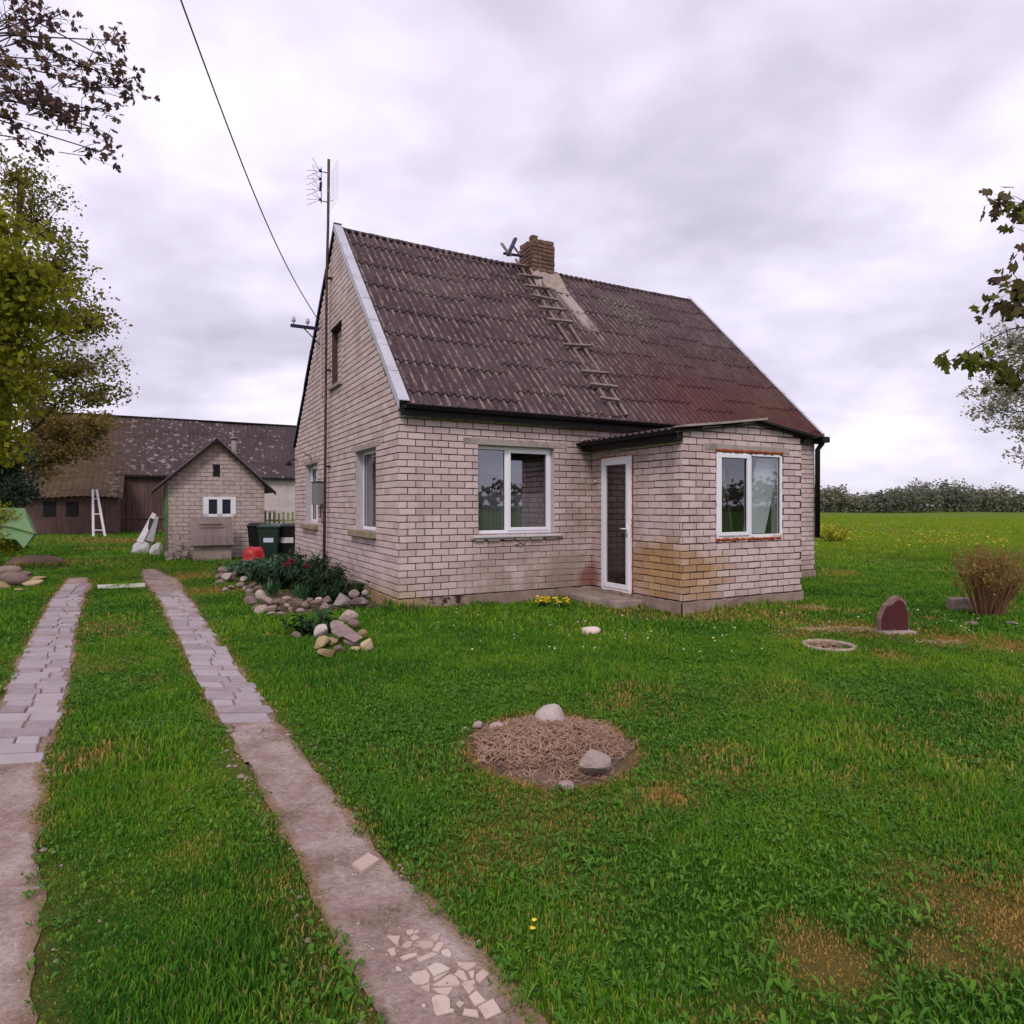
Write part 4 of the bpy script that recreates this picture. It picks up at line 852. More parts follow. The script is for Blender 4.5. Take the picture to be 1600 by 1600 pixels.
m = MB(); m.quad((-.3, BDp/2, BR), (BL, BDp/2, BR), (BL, BDp+.3, BE-.1), (-.3, BDp+.3, BE-.1)); m.box(-.3, BL, BDp/2-.15, BDp/2+.15, BR-.02, BR+.06); m.box(-.3, BL, -.33, -.29, BE-.24, BE-.1); m.build('roof_back', BLACK, BA)
m = MB(); m.box(-1.0, 4.3, -2.6, -2.5, -.1, 2.05); m.box(4.2, 4.3, -2.5, 0, -.1, 2.4); m.box(-1, -.9, -2.5, 0, -.1, 2.4); m.build('lean_to_wall', BARNWOOD, BA)
for xx in (.9, 1.9): m = MB(); m.box(xx, xx+.55, -2.62, -2.602, .95, 1.75); m.build('lean_to_window', BLACK, BA)
V, Q = corrugated(-1.2, 4.5, lambda s, t, h: (s, -2.95+t*.9, 2.0+t*.46+h-.05*math.sin(s*1.7)), 3.3, wl=.28, amp=.03, cols=5, exp=1.6, seed=10, segs=6)
npmesh('lean_to_roof', V, [Q], 4, BRM, BA, smooth=True)
# white junk: leaning frame at the barn, tub and panels at the shed
def leanf(p0, p1, wd, n, mat, name, label, cat):
    p0 = Vector(p0); p1 = Vector(p1); e = empty(name, p0, 0, label, cat); s = Vector((1, .3, 0)).normalized()*wd; d = p1-p0
    for k, o in enumerate((Vector((0, 0, 0)), s)): m = MB(); m.tube([o, o*(.35)+d if k else d], .06, 6); m.build('rail', mat, e)
    for i in range(n): t = (i+.4)/n; m = MB(); m.tube([d*t, s*(1-.65*t)+d*t], .035, 6); m.build('rung', mat, e)
    return e
q0 = D(146, 790, 31.5); q1 = D(145, 768, 33.6)
leanf((q0.x, q0.y, 0), (q1.x, q1.y, 2.35), .5, 3, WHITE_DIRTY, 'white_ladder', 'white narrow ladder-like frame leaning against the barn doors', 'ladder')
def slabobj(name, pts, th, mat, label, cat, group=None):
    pts = [Vector(p) for p in pts]; n = (pts[1]-pts[0]).cross(pts[2]-pts[0]).normalized()*th; k = len(pts); m = MB(); c = pts[0].copy()
    m.add([p-c for p in pts]+[p+n-c for p in pts], [tuple(range(k))[::-1], tuple(range(k, 2*k))]+[(i, (i+1) % k, k+(i+1) % k, k+i) for i in range(k)]); o = m.build(name, mat); o.location = c; return tag(o, label, cat, group)
zz1 = lambda x, y: (x*.3, 560+y*.3)
slabobj('sheet_metal', [D(*zz1(712, 955), 18.2), D(*zz1(745, 965), 18.2), D(*zz1(815, 815), 18.9), D(*zz1(795, 805), 18.9)], .03, WHITE_DIRTY, 'narrow white panel leaning on the shed wall, left of two', 'panel')
slabobj('sheet_metal', [D(*zz1(760, 950), 18.0), D(*zz1(800, 960), 18.0), D(*zz1(828, 830), 18.6), D(*zz1(812, 825), 18.6)], .03, simple('grey_sheet', (.28, .26, .27), .5, .3, 6, 0), 'grey strip leaning on the shed corner beside the green door', 'panel')
slabobj('dark_crate', [D(*zz1(780, 905), 18.5), D(*zz1(815, 915), 18.5), D(*zz1(822, 860), 18.7), D(*zz1(790, 850), 18.7)], .2, BLACK, 'black box behind the leaning panels', 'crate')
# green tarpaulin
zz2 = lambda x, y: (x/8, 760+y/8)
TARP = simple('green_tarpaulin', (.115, .21, .085), .6, .15, 3, .004, .3, dirt=(.15, .20, .06), world=True)
q = lambda x, y, Z: D(*zz2(x, y), Z)
pt = [q(150, 505, 15.2), q(335, 390, 15.6), q(430, 588, 14.9), q(310, 272, 17.2), q(-60, 262, 17.5), q(-120, 480, 15.8), q(160, 540, 15.25), q(425, 602, 14.95), q(300, 765, 14.4), q(195, 660, 14.8), q(470, 600, 15.5), q(400, 440, 16.4), q(-120, 640, 15.4)]
m = MB(); m.add(pt, [(0, 2, 1), (0, 1, 3, 4), (0, 4, 5), (6, 9, 8, 7), (7, 8, 10), (2, 10, 11), (1, 2, 11), (1, 11, 3), (5, 12, 9, 6), (0, 6, 7, 2), (0, 5, 6)])
o = m.build('tarpaulin', TARP, loc=(pt[8].x, pt[8].y, 0)); sm = o.modifiers.new('t', 'SOLIDIFY'); sm.thickness = .02; tag(o, 'green tarpaulin folded over a heap at the left edge of the yard', 'tarpaulin')
# ------------------------------------------------------------------ stones
def stone(p, sx, sy, sz, mat, label, cat='stone', group=None, seed=0, rz=None, rough=.22, name='field_stone', tilt=.15, box=False):
    rr = random.Random(seed); me = bpy.data.meshes.new(name)
    import bmesh
    bm = bmesh.new(); bmesh.ops.create_icosphere(bm, subdivisions=3 if max(sx, sy) > .1 else 2, radius=1)
    pl = [(Vector((rr.gauss(0, 1), rr.gauss(0, 1), rr.gauss(0, 1))).normalized(), rr.uniform(.46, .82)) for _ in range(10)]
    for v in bm.verts:
        c = v.co.copy()
        if box: c = Vector([math.copysign(min(abs(q)*1.45, 1), q) for q in c])
        for n, d in pl:
            k = c.dot(n)
            if k > d: c -= n*(k-d)*(.9 if rough > .2 else .6)
        c *= 1+rr.uniform(-.02, .02); v.co = Vector((c.x*sx, c.y*sy, c.z*sz))
    bm.to_mesh(me); bm.free(); me.materials.append(mat); me.polygons.foreach_set('use_smooth', [rough < .2]*len(me.polygons))
    o = bpy.data.objects.new(name, me); COL.objects.link(o); o.location = p; o.rotation_euler = (rr.uniform(-tilt, tilt), rr.uniform(-tilt, tilt), rr.uniform(0, 6.28) if rz is None else rz)
    return tag(o, label, cat, group)
WSH = simple('grubby_white_sheeting', (.50, .48, .50), .6, .3, 7, .01, dirt=(.28, .26, .25))
q = G(222, 866); stone(Vector((q.x, q.y, .10)), .36, .28, .30, WSH, 'crumpled heap of white sheeting on the grass left of the shed door', 'sheeting', None, 140, rz=.4, rough=.4, name='sheeting_heap', tilt=.3)
q = G(243, 868); stone(Vector((q.x, q.y, .12)), .24, .2, .34, WSH, 'smaller grey-white bundle between the sheeting heap and the shed', 'bundle', None, 142, rz=1.4, rough=.4, name='sheeting_bundle', tilt=.4)
zb = lambda x, y: (330+x/5.517, 860+y/5.517)
def stoneat(px, py, wpx, z, mat, label, group, seed, asp=.75, **k):
    Z = (EYE-z)*F/(py-HY); r = wpx/2/F*Z; p = Vector(((px-800)/F*Z, Z, z)); return stone(p, r*1.05, r*.85, r*asp, mat, label, 'stone', group, seed, **k)
BS = [(110, 170, 80), (70, 220, 60), (140, 230, 80), (210, 200, 70), (85, 270, 70), (35, 295, 40), (200, 260, 90), (280, 250, 70), (340, 310, 90), (330, 350, 60), (400, 330, 80), (330, 385, 80), (430, 385, 100), (340, 435, 90), (470, 430, 120), (380, 490, 60), (460, 470, 90), (430, 510, 90), (520, 505, 90), (585, 445, 90), (590, 500, 70), (655, 415, 70), (655, 470, 50), (735, 450, 110), (815, 470, 90), (850, 420, 50), (900, 445, 80), (930, 420, 50), (1000, 430, 90), (980, 490, 100), (600, 545, 60), (520, 545, 60), (690, 505, 60), (770, 520, 60), (250, 300, 60), (170, 320, 60), (290, 330, 50), (120, 340, 50)]
for i, (a, b, wv) in enumerate(BS):
    px, py = zb(a, b); fl = 455 if a > 300 else 250
    lab, g = ('rounded field stone in the low border wall of the flower bed', 'stones edging the flower bed') if a > 300 else ('small tan stone in the heap at the far end of the flower bed', 'stones heaped at the far end of the bed')
    stoneat(px, py, wv/5.517*1.42, .05 if b > fl else .14, PALESTONE if i % 5 == 2 else STONE, lab, g, i, asp=.55+.2*random.random(), rough=.15 if i % 3 == 0 else .3, tilt=.4)
stoneat(*zb(1125, 440), 36, .16, simple('grey_boulder', (.26, .215, .205), .9, .25, 7, .01, .2, dirt=(.22, .17, .16)), 'largest rounded grey boulder in the bed border near the house corner', None, 51, .9)
stoneat(*zb(1235, 375), 20, .25, STONE, 'upper brown stone between the grey boulder and the foundation', None, 52)
stoneat(*zb(1290, 450), 32, .10, simple('flat_purple_stone', (.27, .19, .17), .9, .2, 7, .01), 'flat-topped brown stone against the house corner', None, 53, .6, rough=.3)
stoneat(*zb(1325, 360), 14, .28, STONE, 'small brown stone on top beside the foundation', None, 54)
stoneat(*zb(1360, 400), 10, .2, PALESTONE, 'small pale stone wedged at the end of the bed border', None, 55)
stoneat(*zb(1180, 565), 33, .20, simple('pink_craggy', (.47, .35, .31), .95, .35, 14, .02, .2), 'craggy pink stone at the top of the lower rock cluster', None, 56, .8, rough=.35)
stoneat(*zb(1235, 630), 22, .14, STONE, 'brown stone tucked right of the craggy pink one', None, 57)
stoneat(*zb(955, 705), 34, .14, PALESTONE, 'pale pink angular stone at the left of the lower rock cluster', None, 58, .75, rough=.35)
stoneat(*zb(945, 795), 34, .09, OCHRE, 'ochre stone below the pale angular one', None, 59, .6)
stoneat(*zb(1050, 780), 27, .08, OCHRE, 'small ochre stone in the middle of the lower rock cluster', None, 60, .6)
stoneat(*zb(1000, 880), 34, .06, OCHRE, 'front ochre stone at the tip of the lower rock cluster', None, 61, .5)
stoneat(*zb(1350, 820), 34, .06, OCHRE, 'lumpy ochre stone at the right end of the lower rock cluster', None, 62, .7, rough=.35)
stoneat(*zb(1295, 710), 20, .10, OCHRE, 'small tan stone behind the long tilted slabs', None, 63)
stoneat(*zb(735, 728), 16, .06, STONE, 'grey stone under the leaves left of the rock cluster', None, 64)
stoneat(*zb(1110, 850), 22, .04, STONE, 'small brown stone at the foot of the lower rock cluster', None, 65, .6); stoneat(*zb(1080, 650), 24, .12, PALESTONE, 'pale stone under the upper end of the long tilted slab', None, 66, .7, rough=.35); stoneat(*zb(1240, 850), 20, .03, OCHRE, 'low tan stone between the two right-hand ochre stones', None, 67, .5)
PURP = simple('purple_slab', (.25, .175, .16), .9, .25, 9, .008, .2, dirt=(.36, .28, .25))
def P3(a, b, z): px, py = zb(a, b); Z = (EYE-z)*F/(py-HY); return Vector(((px-800)/F*Z, Z, z))
slabobj('stone_slab', [P3(1060, 600, .20), P3(1160, 640, .20), P3(1310, 750, .12), P3(1270, 770, .12), P3(1150, 710, .16), P3(1075, 690, .18)], -.05, PURP, 'long brown slab tilted across the lower rock cluster, upper of two', 'stone', None)
slabobj('stone_slab', [P3(1150, 760, .10), P3(1240, 775, .10), P3(1300, 815, .04), P3(1220, 810, .05)], -.04, PURP, 'thin brown slab tilted in the lower rock cluster, lower of two', 'stone', None)
slabobj('stone_slab', [P3(1050, 720, .15), P3(1110, 712, .15), P3(1170, 740, .11), P3(1100, 760, .11)], -.04, PURP, 'short flat slab in the middle of the lower rock cluster', 'stone', None)
# left heap
for i, (px, py, wv, asp, lab) in enumerate([(8, 893, 44, .55, 'rounded brown boulder at the top of the heap at the left edge'), (22, 905, 50, .5, 'long brown boulder in front of the heap at the left edge'), (38, 898, 22, .6, 'small brown stone on the right of the heap at the left edge'), (58, 905, 26, .4, 'pale flat stone at the right end of the heap, farther one'), (52, 911, 30, .4, 'pale flat stone at the right end of the heap, nearer one'), (4, 915, 24, .6, 'pale stone at the foot of the heap at the left edge'), (30, 921, 14, .5, 'smallest stone before the heap at the left edge')]):
    stoneat(px, py, wv, .12 if i < 2 else .05, STONE if i < 3 else OCHRE, lab, None, 80+i, asp, rz=.3, rough=.15)
q = G(25, 884); stone(Vector((q.x-.3, q.y+.9, -.06)), .8, .7, .3, simple('bare_soil', (.17, .105, .065), .95, .4, 4, .02), 'low heap of bare brown soil behind the boulders at the left edge', 'soil heap', None, 91, name='soil_heap', tilt=.0, rz=0, rough=.3)
# mound stones
ms = [(860, 1120, 58, .11, .7, 'oval grey boulder standing at the far rim of the straw mound', PALESTONE), (926, 1190, 66, .10, .72, 'largest pale triangular stone on the right of the straw mound', PALESTONE), (776, 1135, 30, .04, .5, 'pale flat stone at the left rim of the straw mound', PALESTONE), (745, 1132, 22, .035, .6, 'small pale stone left of the flat pale one on the mound rim', PALESTONE), (728, 1139, 12, .02, .6, 'tiny pale stone at the far left rim of the mound', PALESTONE),
      (722, 1161, 10, .015, .6, 'tiny cream stone alone on the left side of the mound', PALESTONE), (884, 1228, 36, .02, .4, 'flat brown stone at the near rim of the straw mound', STONE), (905, 1152, 16, .05, .7, 'small grey stone above the triangular one on the mound', PALESTONE), (938, 1160, 30, .04, .5, 'half buried grey lump at the right rim of the mound', STONE), (788, 1181, 18, .04, .6, 'small brown stone on the left of the mound straw', STONE), (832, 1205, 12, .02, .6, 'small pale stone near the front of the mound', PALESTONE), (850, 1148, 20, .1, .5, 'brown stone half buried in the middle of the mound', STONE)]
for i, (px, py, wv, z, asp, lab, mt) in enumerate(ms): stoneat(px, py, wv, z, mt, lab, None, 100+i, asp, rough=.25 if i in (1, 2) else .15, rz=2.6 if i == 0 else .9)
stoneat(923, 987, 34, .04, simple('cream_stone', (.62, .50, .42), .8, .12, 6, .004), 'smooth cream stone alone on the lawn before the door', None, 120, .6, rough=.12, rz=.2)
# small finds on the right lawn
q = G(1295, 1014); rg = empty('planter_ring', (q.x, q.y, 0), 0, 'worn pale ring lying in the grass filled with wood chips', 'planter')
m = MB(); n = 28; m.tube([(math.cos(2*math.pi*j/n)*.25, math.sin(2*math.pi*j/n)*.25, .03+.004*math.sin(3*j)) for j in range(n+1)], .026, 8, cap=False); m.build('rim', simple('ring_concrete', (.36, .28, .22), .9, .3, 10, .006), rg, smooth=True)
m = MB(); m.prism([(math.cos(2*math.pi*j/16)*.235, math.sin(2*math.pi*j/16)*.235) for j in range(16)], -.02, .006); m.build('soil', simple('dark_soil', (.04, .02, .014), .95, .4, 10, .01), rg)
CHIP = wood('pale_chips', (.25, .15, .09), (.52, .36, .26), (9, 9, 9)); rr = random.Random(44)
_cm = 0
def chips(name, cx, cy, rx, ry, n, L, label, mat=CHIP, z0=.02, parent=None, cat='wood chips', zr=.06, w_=.016):
    m = MB()
    for _ in range(n):
        a = rr.uniform(0, 6.28); r = math.sqrt(rr.random())*(1+.10*math.sin(3*a)+.07*math.sin(7*a+2)+.05*math.sin(11*a)+rr.gauss(0, .05)); l = L*rr.uniform(.3, 1.4); M = Matrix.Translation((cx+math.cos(a)*r*rx, cy+math.sin(a)*r*ry, z0+(zr*max(0, 1-r*r) if zr > .08 else (1-r)*zr*rr.random())+(rr.random()*.025 if zr > .08 else 0))) @ Matrix.Rotation(rr.uniform(0, 6.28), 4, 'Z') @ Matrix.Rotation(rr.uniform(-.7, .7), 4, 'Y'); bb = rr.uniform(-.25, .25)*l; ww = w_*rr.uniform(.4, 1.1); m.hexa([M @ Vector(p_) for p_ in ((-l/2, -ww/2, -.001), (0, bb-ww/2, 0), (0, bb+ww/2, 0), (-l/2, ww/2, -.001), (-l/2, -ww/2, .002), (0, bb-ww/2, .004), (0, bb+ww/2, .004), (-l/2, ww/2, .002))]); m.hexa([M @ Vector(p_) for p_ in ((0, bb-ww/2, 0), (l/2, -ww/3, -.001), (l/2, ww/3, -.001), (0, bb+ww/2, 0), (0, bb-ww/2, .004), (l/2, -ww/3, .002), (l/2, ww/3, .002), (0, bb+ww/2, .004))])
    o = m.build(name, mat, parent)
    if not parent: tag(o, label, cat, kind='stuff')
    return o
chips('wood_chips', -.05, -.01, .19, .19, 110, .10, '', parent=rg, z0=.03)['kind'] = 'stuff'
q = G(1398, 990); sp_ = empty('red_stone_slab', (q.x, q.y, 0), .08, 'broken dark red polished slab standing upright on a pale plinth', 'stone slab')
o_ = [(-.195, .0), (-.195, .14), (-.15, .24), (-.135, .30), (-.08, .335), (-.05, .375), (.035, .415), (.09, .38), (.13, .33), (.135, .27), (.165, .235), (.155, .0)]
m = MB(); k = len(o_); m.add([(a, -.02, z+.04) for a, z in o_]+[(a, .05, z+.04) for a, z in o_], [tuple(range(k)), tuple(range(k, 2*k))[::-1]]+[(i, (i+1) % k, k+(i+1) % k, k+i) for i in range(k)]); m.build('rough_back', simple('pale_broken_edge', (.26, .16, .13), .95, .3, 15, .01), sp_)
i_ = [(-.185, .0), (-.182, .135), (-.142, .24), (-.118, .292), (-.045, .305), (.03, .372), (.088, .345), (.118, .30), (.122, .262), (.150, .225), (.148, .0)]
m = MB(); k = len(i_); m.add([(a, -.028, z+.04) for a, z in i_]+[(a, -.018, z+.04) for a, z in i_], [tuple(range(k)), tuple(range(k, 2*k))[::-1]]+[(i, (i+1) % k, k+(i+1) % k, k+i) for i in range(k)]); m.build('polished_face', simple('dark_red_granite', (.085, .016, .017), .45, .25, 30, .002, .4), sp_)
m = MB(); m.prism([(-.21, -.13), (.2, -.12), (.22, .1), (-.2, .12)], -.03, .045, inset=.04); m.build('plinth', LINTEL, sp_, bevel=.012)
q = G(1503, 952); m = MB(); m.prism([(-.2, -.09), (.16, -.11), (.2, .09), (-.17, .12)], -.02, .17, inset=.08); o = m.build('stone_block', CONC, bevel=.03); o.location = (q.x, q.y, 0); tag(o, 'low flat-topped brown block left of the bare shrub', 'stone')
stoneat(1517, 975, 26, .03, STONE, 'low brown stone in front of the bare shrub', None, 130, .4)
stoneat(1582, 974, 22, .03, PALESTONE, 'small pale stone right of the bare shrub', None, 131, .4); stoneat(1412, 1025, 22, .01, PALESTONE, 'flat pale stone in the grass before the red slab', None, 132, .3)
DRYG = wood('dry_cuttings', (.30, .21, .09), (.55, .43, .24), (9, 9, 9))
for (px, py, rx, ry, n) in ((1320, 986, .55, .12, 420), (1270, 952, .22, .3, 130), (1470, 1006, .3, .06, 90)):
    q = G(px, py); chips('dry_grass_cuttings', q.x, q.y, rx, ry, n, .08, 'strewn yellow dry grass cuttings on the lawn', DRYG, .015, cat='dry grass', zr=.04, w_=.007)
# straw on the mound
STRAW = wood('brown_straw', (.14, .075, .05), (.60, .40, .27), (9, 9, 9))
m = MB(); n = 26; vs = [(MOUND[0], MOUND[1], .09)]
for k in range(1, 7):
    for j in range(n): a = 2*math.pi*j/n; r = k/6*(1+.10*math.sin(3*a)+.07*math.sin(7*a+2)+.05*math.sin(11*a)); vs.append((MOUND[0]+math.cos(a)*r*MOUND[2], MOUND[1]+math.sin(a)*r*MOUND[3], .09*(1-(k/6)**2)+.012*math.sin(j*2.3+k*1.7)*(k < 6)))
m.add(vs, [(0, 1+j, 1+(j+1) % n) for j in range(n)]+[(1+(k-1)*n+j, 1+k*n+j, 1+k*n+(j+1) % n, 1+(k-1)*n+(j+1) % n) for k in range(1, 6) for j in range(n)])
tag(m.build('soil_mound', simple('mound_soil', (.17, .105, .08), .95, .5, 9, .03), smooth=True), 'low round mound of dry soil in the middle of the lawn', 'soil mound', kind='stuff')
chips('straw', MOUND[0], MOUND[1], MOUND[2]*.95, MOUND[3]*.95, 3300, .065, 'tangled brown straw mulch on the round mound', STRAW, .0, cat='straw', zr=.10, w_=.0065)
# ------------------------------------------------------------------ paving slabs, tiles, pebbles
rr = random.Random(77)
def along(P, dist):
    for (a, b), (c, d) in zip(P[:-1], P[1:]):
        L = math.hypot(c-a, d-b)
        if dist <= L: t = dist/L; return Vector((a+(c-a)*t, b+(d-b)*t)), Vector((c-a, d-b)).normalized()
        dist -= L
    return Vector(P[-1]), Vector((P[-1][0]-P[-2][0], P[-1][1]-P[-2][1])).normalized()
def dist_to(P, k): return sum(math.hypot(P[i+1][0]-P[i][0], P[i+1][1]-P[i][1]) for i in range(k))
def slabs(P, d0, d1, hw, lab, grp, full, seed, sk0=-.5):
    rr = random.Random(seed); d = d0; i = 0
    while d < d1:
        L = rr.uniform(.15, .235); c, t = along(P, d+L/2); n = Vector((t.y, -t.x)); 
        # courses lie across the picture, slightly skewed to the track
        skew = rr.uniform(-.05, .05)+sk0
        sp = [-hw, hw+rr.uniform(-.03, .05)] if i in full else [-hw-rr.uniform(-.02, .04), rr.uniform(-.03, .08), hw+rr.uniform(-.04, .05)]
        for k in range(len(sp)-1):
            if i > 5 and rr.random() < .035: continue
            a, b = sp[k]+.005, sp[k+1]-.005; g = .004; l0, l1 = -L/2+g, L/2-g; dz = rr.uniform(-.004, .006); q = []
            e = lambda: rr.uniform(-.012, .012)
            cor = [(a, l0), (b, l0+e()), (b+e(), l1), (a+e(), l1+e())]
            if rr.random() < .5: cor = [cor[0], ((a+b)/2, l0+e()*.7), cor[1], (b+abs(e()), 0), cor[2], cor[3]]
            if rr.random() < .3: cor = cor[:-1]+[(cor[-1][0]+.04, cor[-1][1]), (cor[-1][0], cor[-1][1]-.03)]
            for (u, v) in cor: p = c+n*u+t*(v+u*skew); q.append((p.x, p.y))
            cx = sum(p[0] for p in q)/len(q); cy = sum(p[1] for p in q)/len(q); z = gz(cx, cy)
            m = MB(); m.prism([(p[0]-cx, p[1]-cy) for p in q], -.03, .02+dz, inset=.03); o = m.build('paving_slab', SLAB, bevel=.008); o.location = (cx, cy, z); o.rotation_euler = (rr.uniform(-.015, .015), rr.uniform(-.015, .015), 0); tag(o, lab, 'paving slab', grp)
        d += L; i += 1
slabs(TR_L, dist_to(TR_L, 3)+.0, dist_to(TR_L, 7)-.1, .185, 'grey broken concrete slab in the paved left wheel track', 'slabs of the left wheel track', {0, 1, 3}, 1)
slabs(TR_R, dist_to(TR_R, 4)-.05, dist_to(TR_R, 6)+.2, .172, 'grey broken concrete slab in the paved right wheel track', 'slabs of the right wheel track', {0, 1}, 2, -.62)
for px, py, w_, lab in ((358, 1142, 16, 'left one of two small pale stones below the paved right track'), (400, 1141, 32, 'right and wider one of two pale stones below the paved right track')): stoneat(px, py, w_, .01, PALESTONE, lab, None, int(px), .25, rz=0)
q = [G(152, 917), G(226, 914), G(227, 919), G(153, 922)]; slabobj('white_plank', [p+Vector((0, 0, .02)) for p in q], -.02, simple('white_paint_old', (.5, .48, .40), .7, .25, 5, 0), 'white plank lying across the grass between the wheel tracks', 'plank')
zt = lambda x, y: (560+x/5.714, 1420+y/5.714)
T_ = """250,262 372,262 350,350 322,330|430,210 490,200 495,235 460,252 428,235|498,215 540,200 545,225 498,240|460,280 500,248 550,272 500,300|640,270 680,235 733,228 710,290 690,310|380,355 435,305 485,315 470,350 430,372|490,345 520,303 670,305 668,360 570,372 545,352|655,385 712,312 768,315 715,402|735,390 800,368 832,420 820,445 750,425|255,385 320,368 340,432 290,445|370,455 440,425 520,412 525,432 400,482|522,460 660,402 712,422 545,492|880,485 1055,495 1045,520 970,565 890,520|614,540 680,497 740,502 820,550 672,622|430,605 600,562 642,610 632,670 580,695 495,690|672,634 812,572 690,657 670,654|652,706 820,600 870,620 912,685 880,700|855,600 895,560 942,570 975,650 940,655|980,575 1036,562 1028,640 1000,620|1045,600 1110,550 1170,590 1085,675 1050,650|920,690 950,662 1040,648 1046,710 990,778|985,795 1055,745 1138,835 1040,880|550,718 638,688 633,765|658,726 850,718 800,786 720,770|650,820 690,790 770,786 815,820 820,905 860,915 850,935 700,970 680,950|1065,890 1200,815 1280,930 1135,998|930,960 945,905 1062,920 1078,985|870,860 900,835 950,855 900,900|330,550 355,535 390,570 345,575|560,880 590,865 600,890 575,900"""
for i, s in enumerate(T_.split('|')):
    P = [G(*zt(*[float(v) for v in k.split(',')])) for k in s.split()]; cx = sum(p.x for p in P)/len(P); cy = sum(p.y for p in P)/len(P)
    m = MB(); q = [(p.x-cx, p.y-cy) for p in P]; m.prism(q[::-1], -.012, .006, inset=.015); o = m.build('broken_tile', TILE); o.location = (cx, cy, gz(cx, cy)+.004); o.rotation_euler = (rr.uniform(-.02, .02), rr.uniform(-.02, .02), 0)
    tag(o, 'pale broken tile piece pressed into the right dirt track', 'tile shard', 'broken tiles set in the right dirt track')
P = [G(549, 1358), G(575, 1340), G(594, 1350), G(566, 1369)]; cx = sum(p.x for p in P)/4; cy = sum(p.y for p in P)/4
m = MB(); m.prism([(p.x-cx, p.y-cy) for p in P][::-1], -.01, .014, inset=.02); o = m.build('broken_tile', TILE); o.location = (cx, cy, gz(cx, cy)+.006); tag(o, 'single pale rectangular tile piece lying apart from the others on the dirt track', 'tile shard')
# gravel scattered on the tracks
V = []; Fq = []; g = np.random.default_rng(5); cnt = 0
for P, W, n in ((TR_R, TW_R, 3200), (TR_L, TW_L, 2200)):
    for _ in range(n):
        d = g.uniform(0, 1)**1.0*dist_to(P, 4)*1.05; c, t = along(P, d); nn = Vector((t.y, -t.x)); u = g.normal(0, .13); x_, y_ = c.x+nn.x*u, c.y+nn.y*u; s = min(.026, .0035*(1+g.exponential(.9)))
        b = len(V); a0 = g.uniform(0, 6.28); z0 = gz(x_, y_)+.006
        for j in range(5): a = a0+j*1.257; V.append((x_+math.cos(a)*s*g.uniform(.7, 1.3), y_+math.sin(a)*s*g.uniform(.7, 1.3), z0-.002))
        V.append((x_+g.normal(0, s*.2), y_+g.normal(0, s*.2), z0+s*.55))
        for j in range(5): Fq.append((b+j, b+(j+1) % 5, b+5))
o = npmesh('gravel', np.array(V), [np.array(Fq)], 3, stone_mat('gravel', (.22, .16, .14), (.38, .30, .27), (.52, .44, .41))); tag(o, 'small loose gravel scattered over the dirt wheel tracks', 'gravel', kind='stuff')
# ------------------------------------------------------------------ grass
def leaf_shader(name, stops, trans=.35, rough=.6, rnd='rnd'):
    t = NT(name); r = t.attr(rnd); P = t.pos(world=True); k = t.math('ADD', t.math('MULTIPLY', r, .6), t.math('MULTIPLY', t.noise(1.2, 3, .6, P), .4)); return t.pr(t.ramp(k, stops), rough, None, 0, .25, trans=trans)
def blade_mat():
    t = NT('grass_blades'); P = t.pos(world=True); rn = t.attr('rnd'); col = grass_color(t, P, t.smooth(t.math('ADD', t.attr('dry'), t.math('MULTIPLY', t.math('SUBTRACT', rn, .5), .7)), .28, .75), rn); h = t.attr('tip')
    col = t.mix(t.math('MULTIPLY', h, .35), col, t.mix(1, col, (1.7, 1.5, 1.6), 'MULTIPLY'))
    col = t.mix(t.smooth(rn, .93, .97), col, (.26, .21, .09))
    return t.pr(col, .75, None, 0, .12, trans=.35)
BL_ = blade_mat()
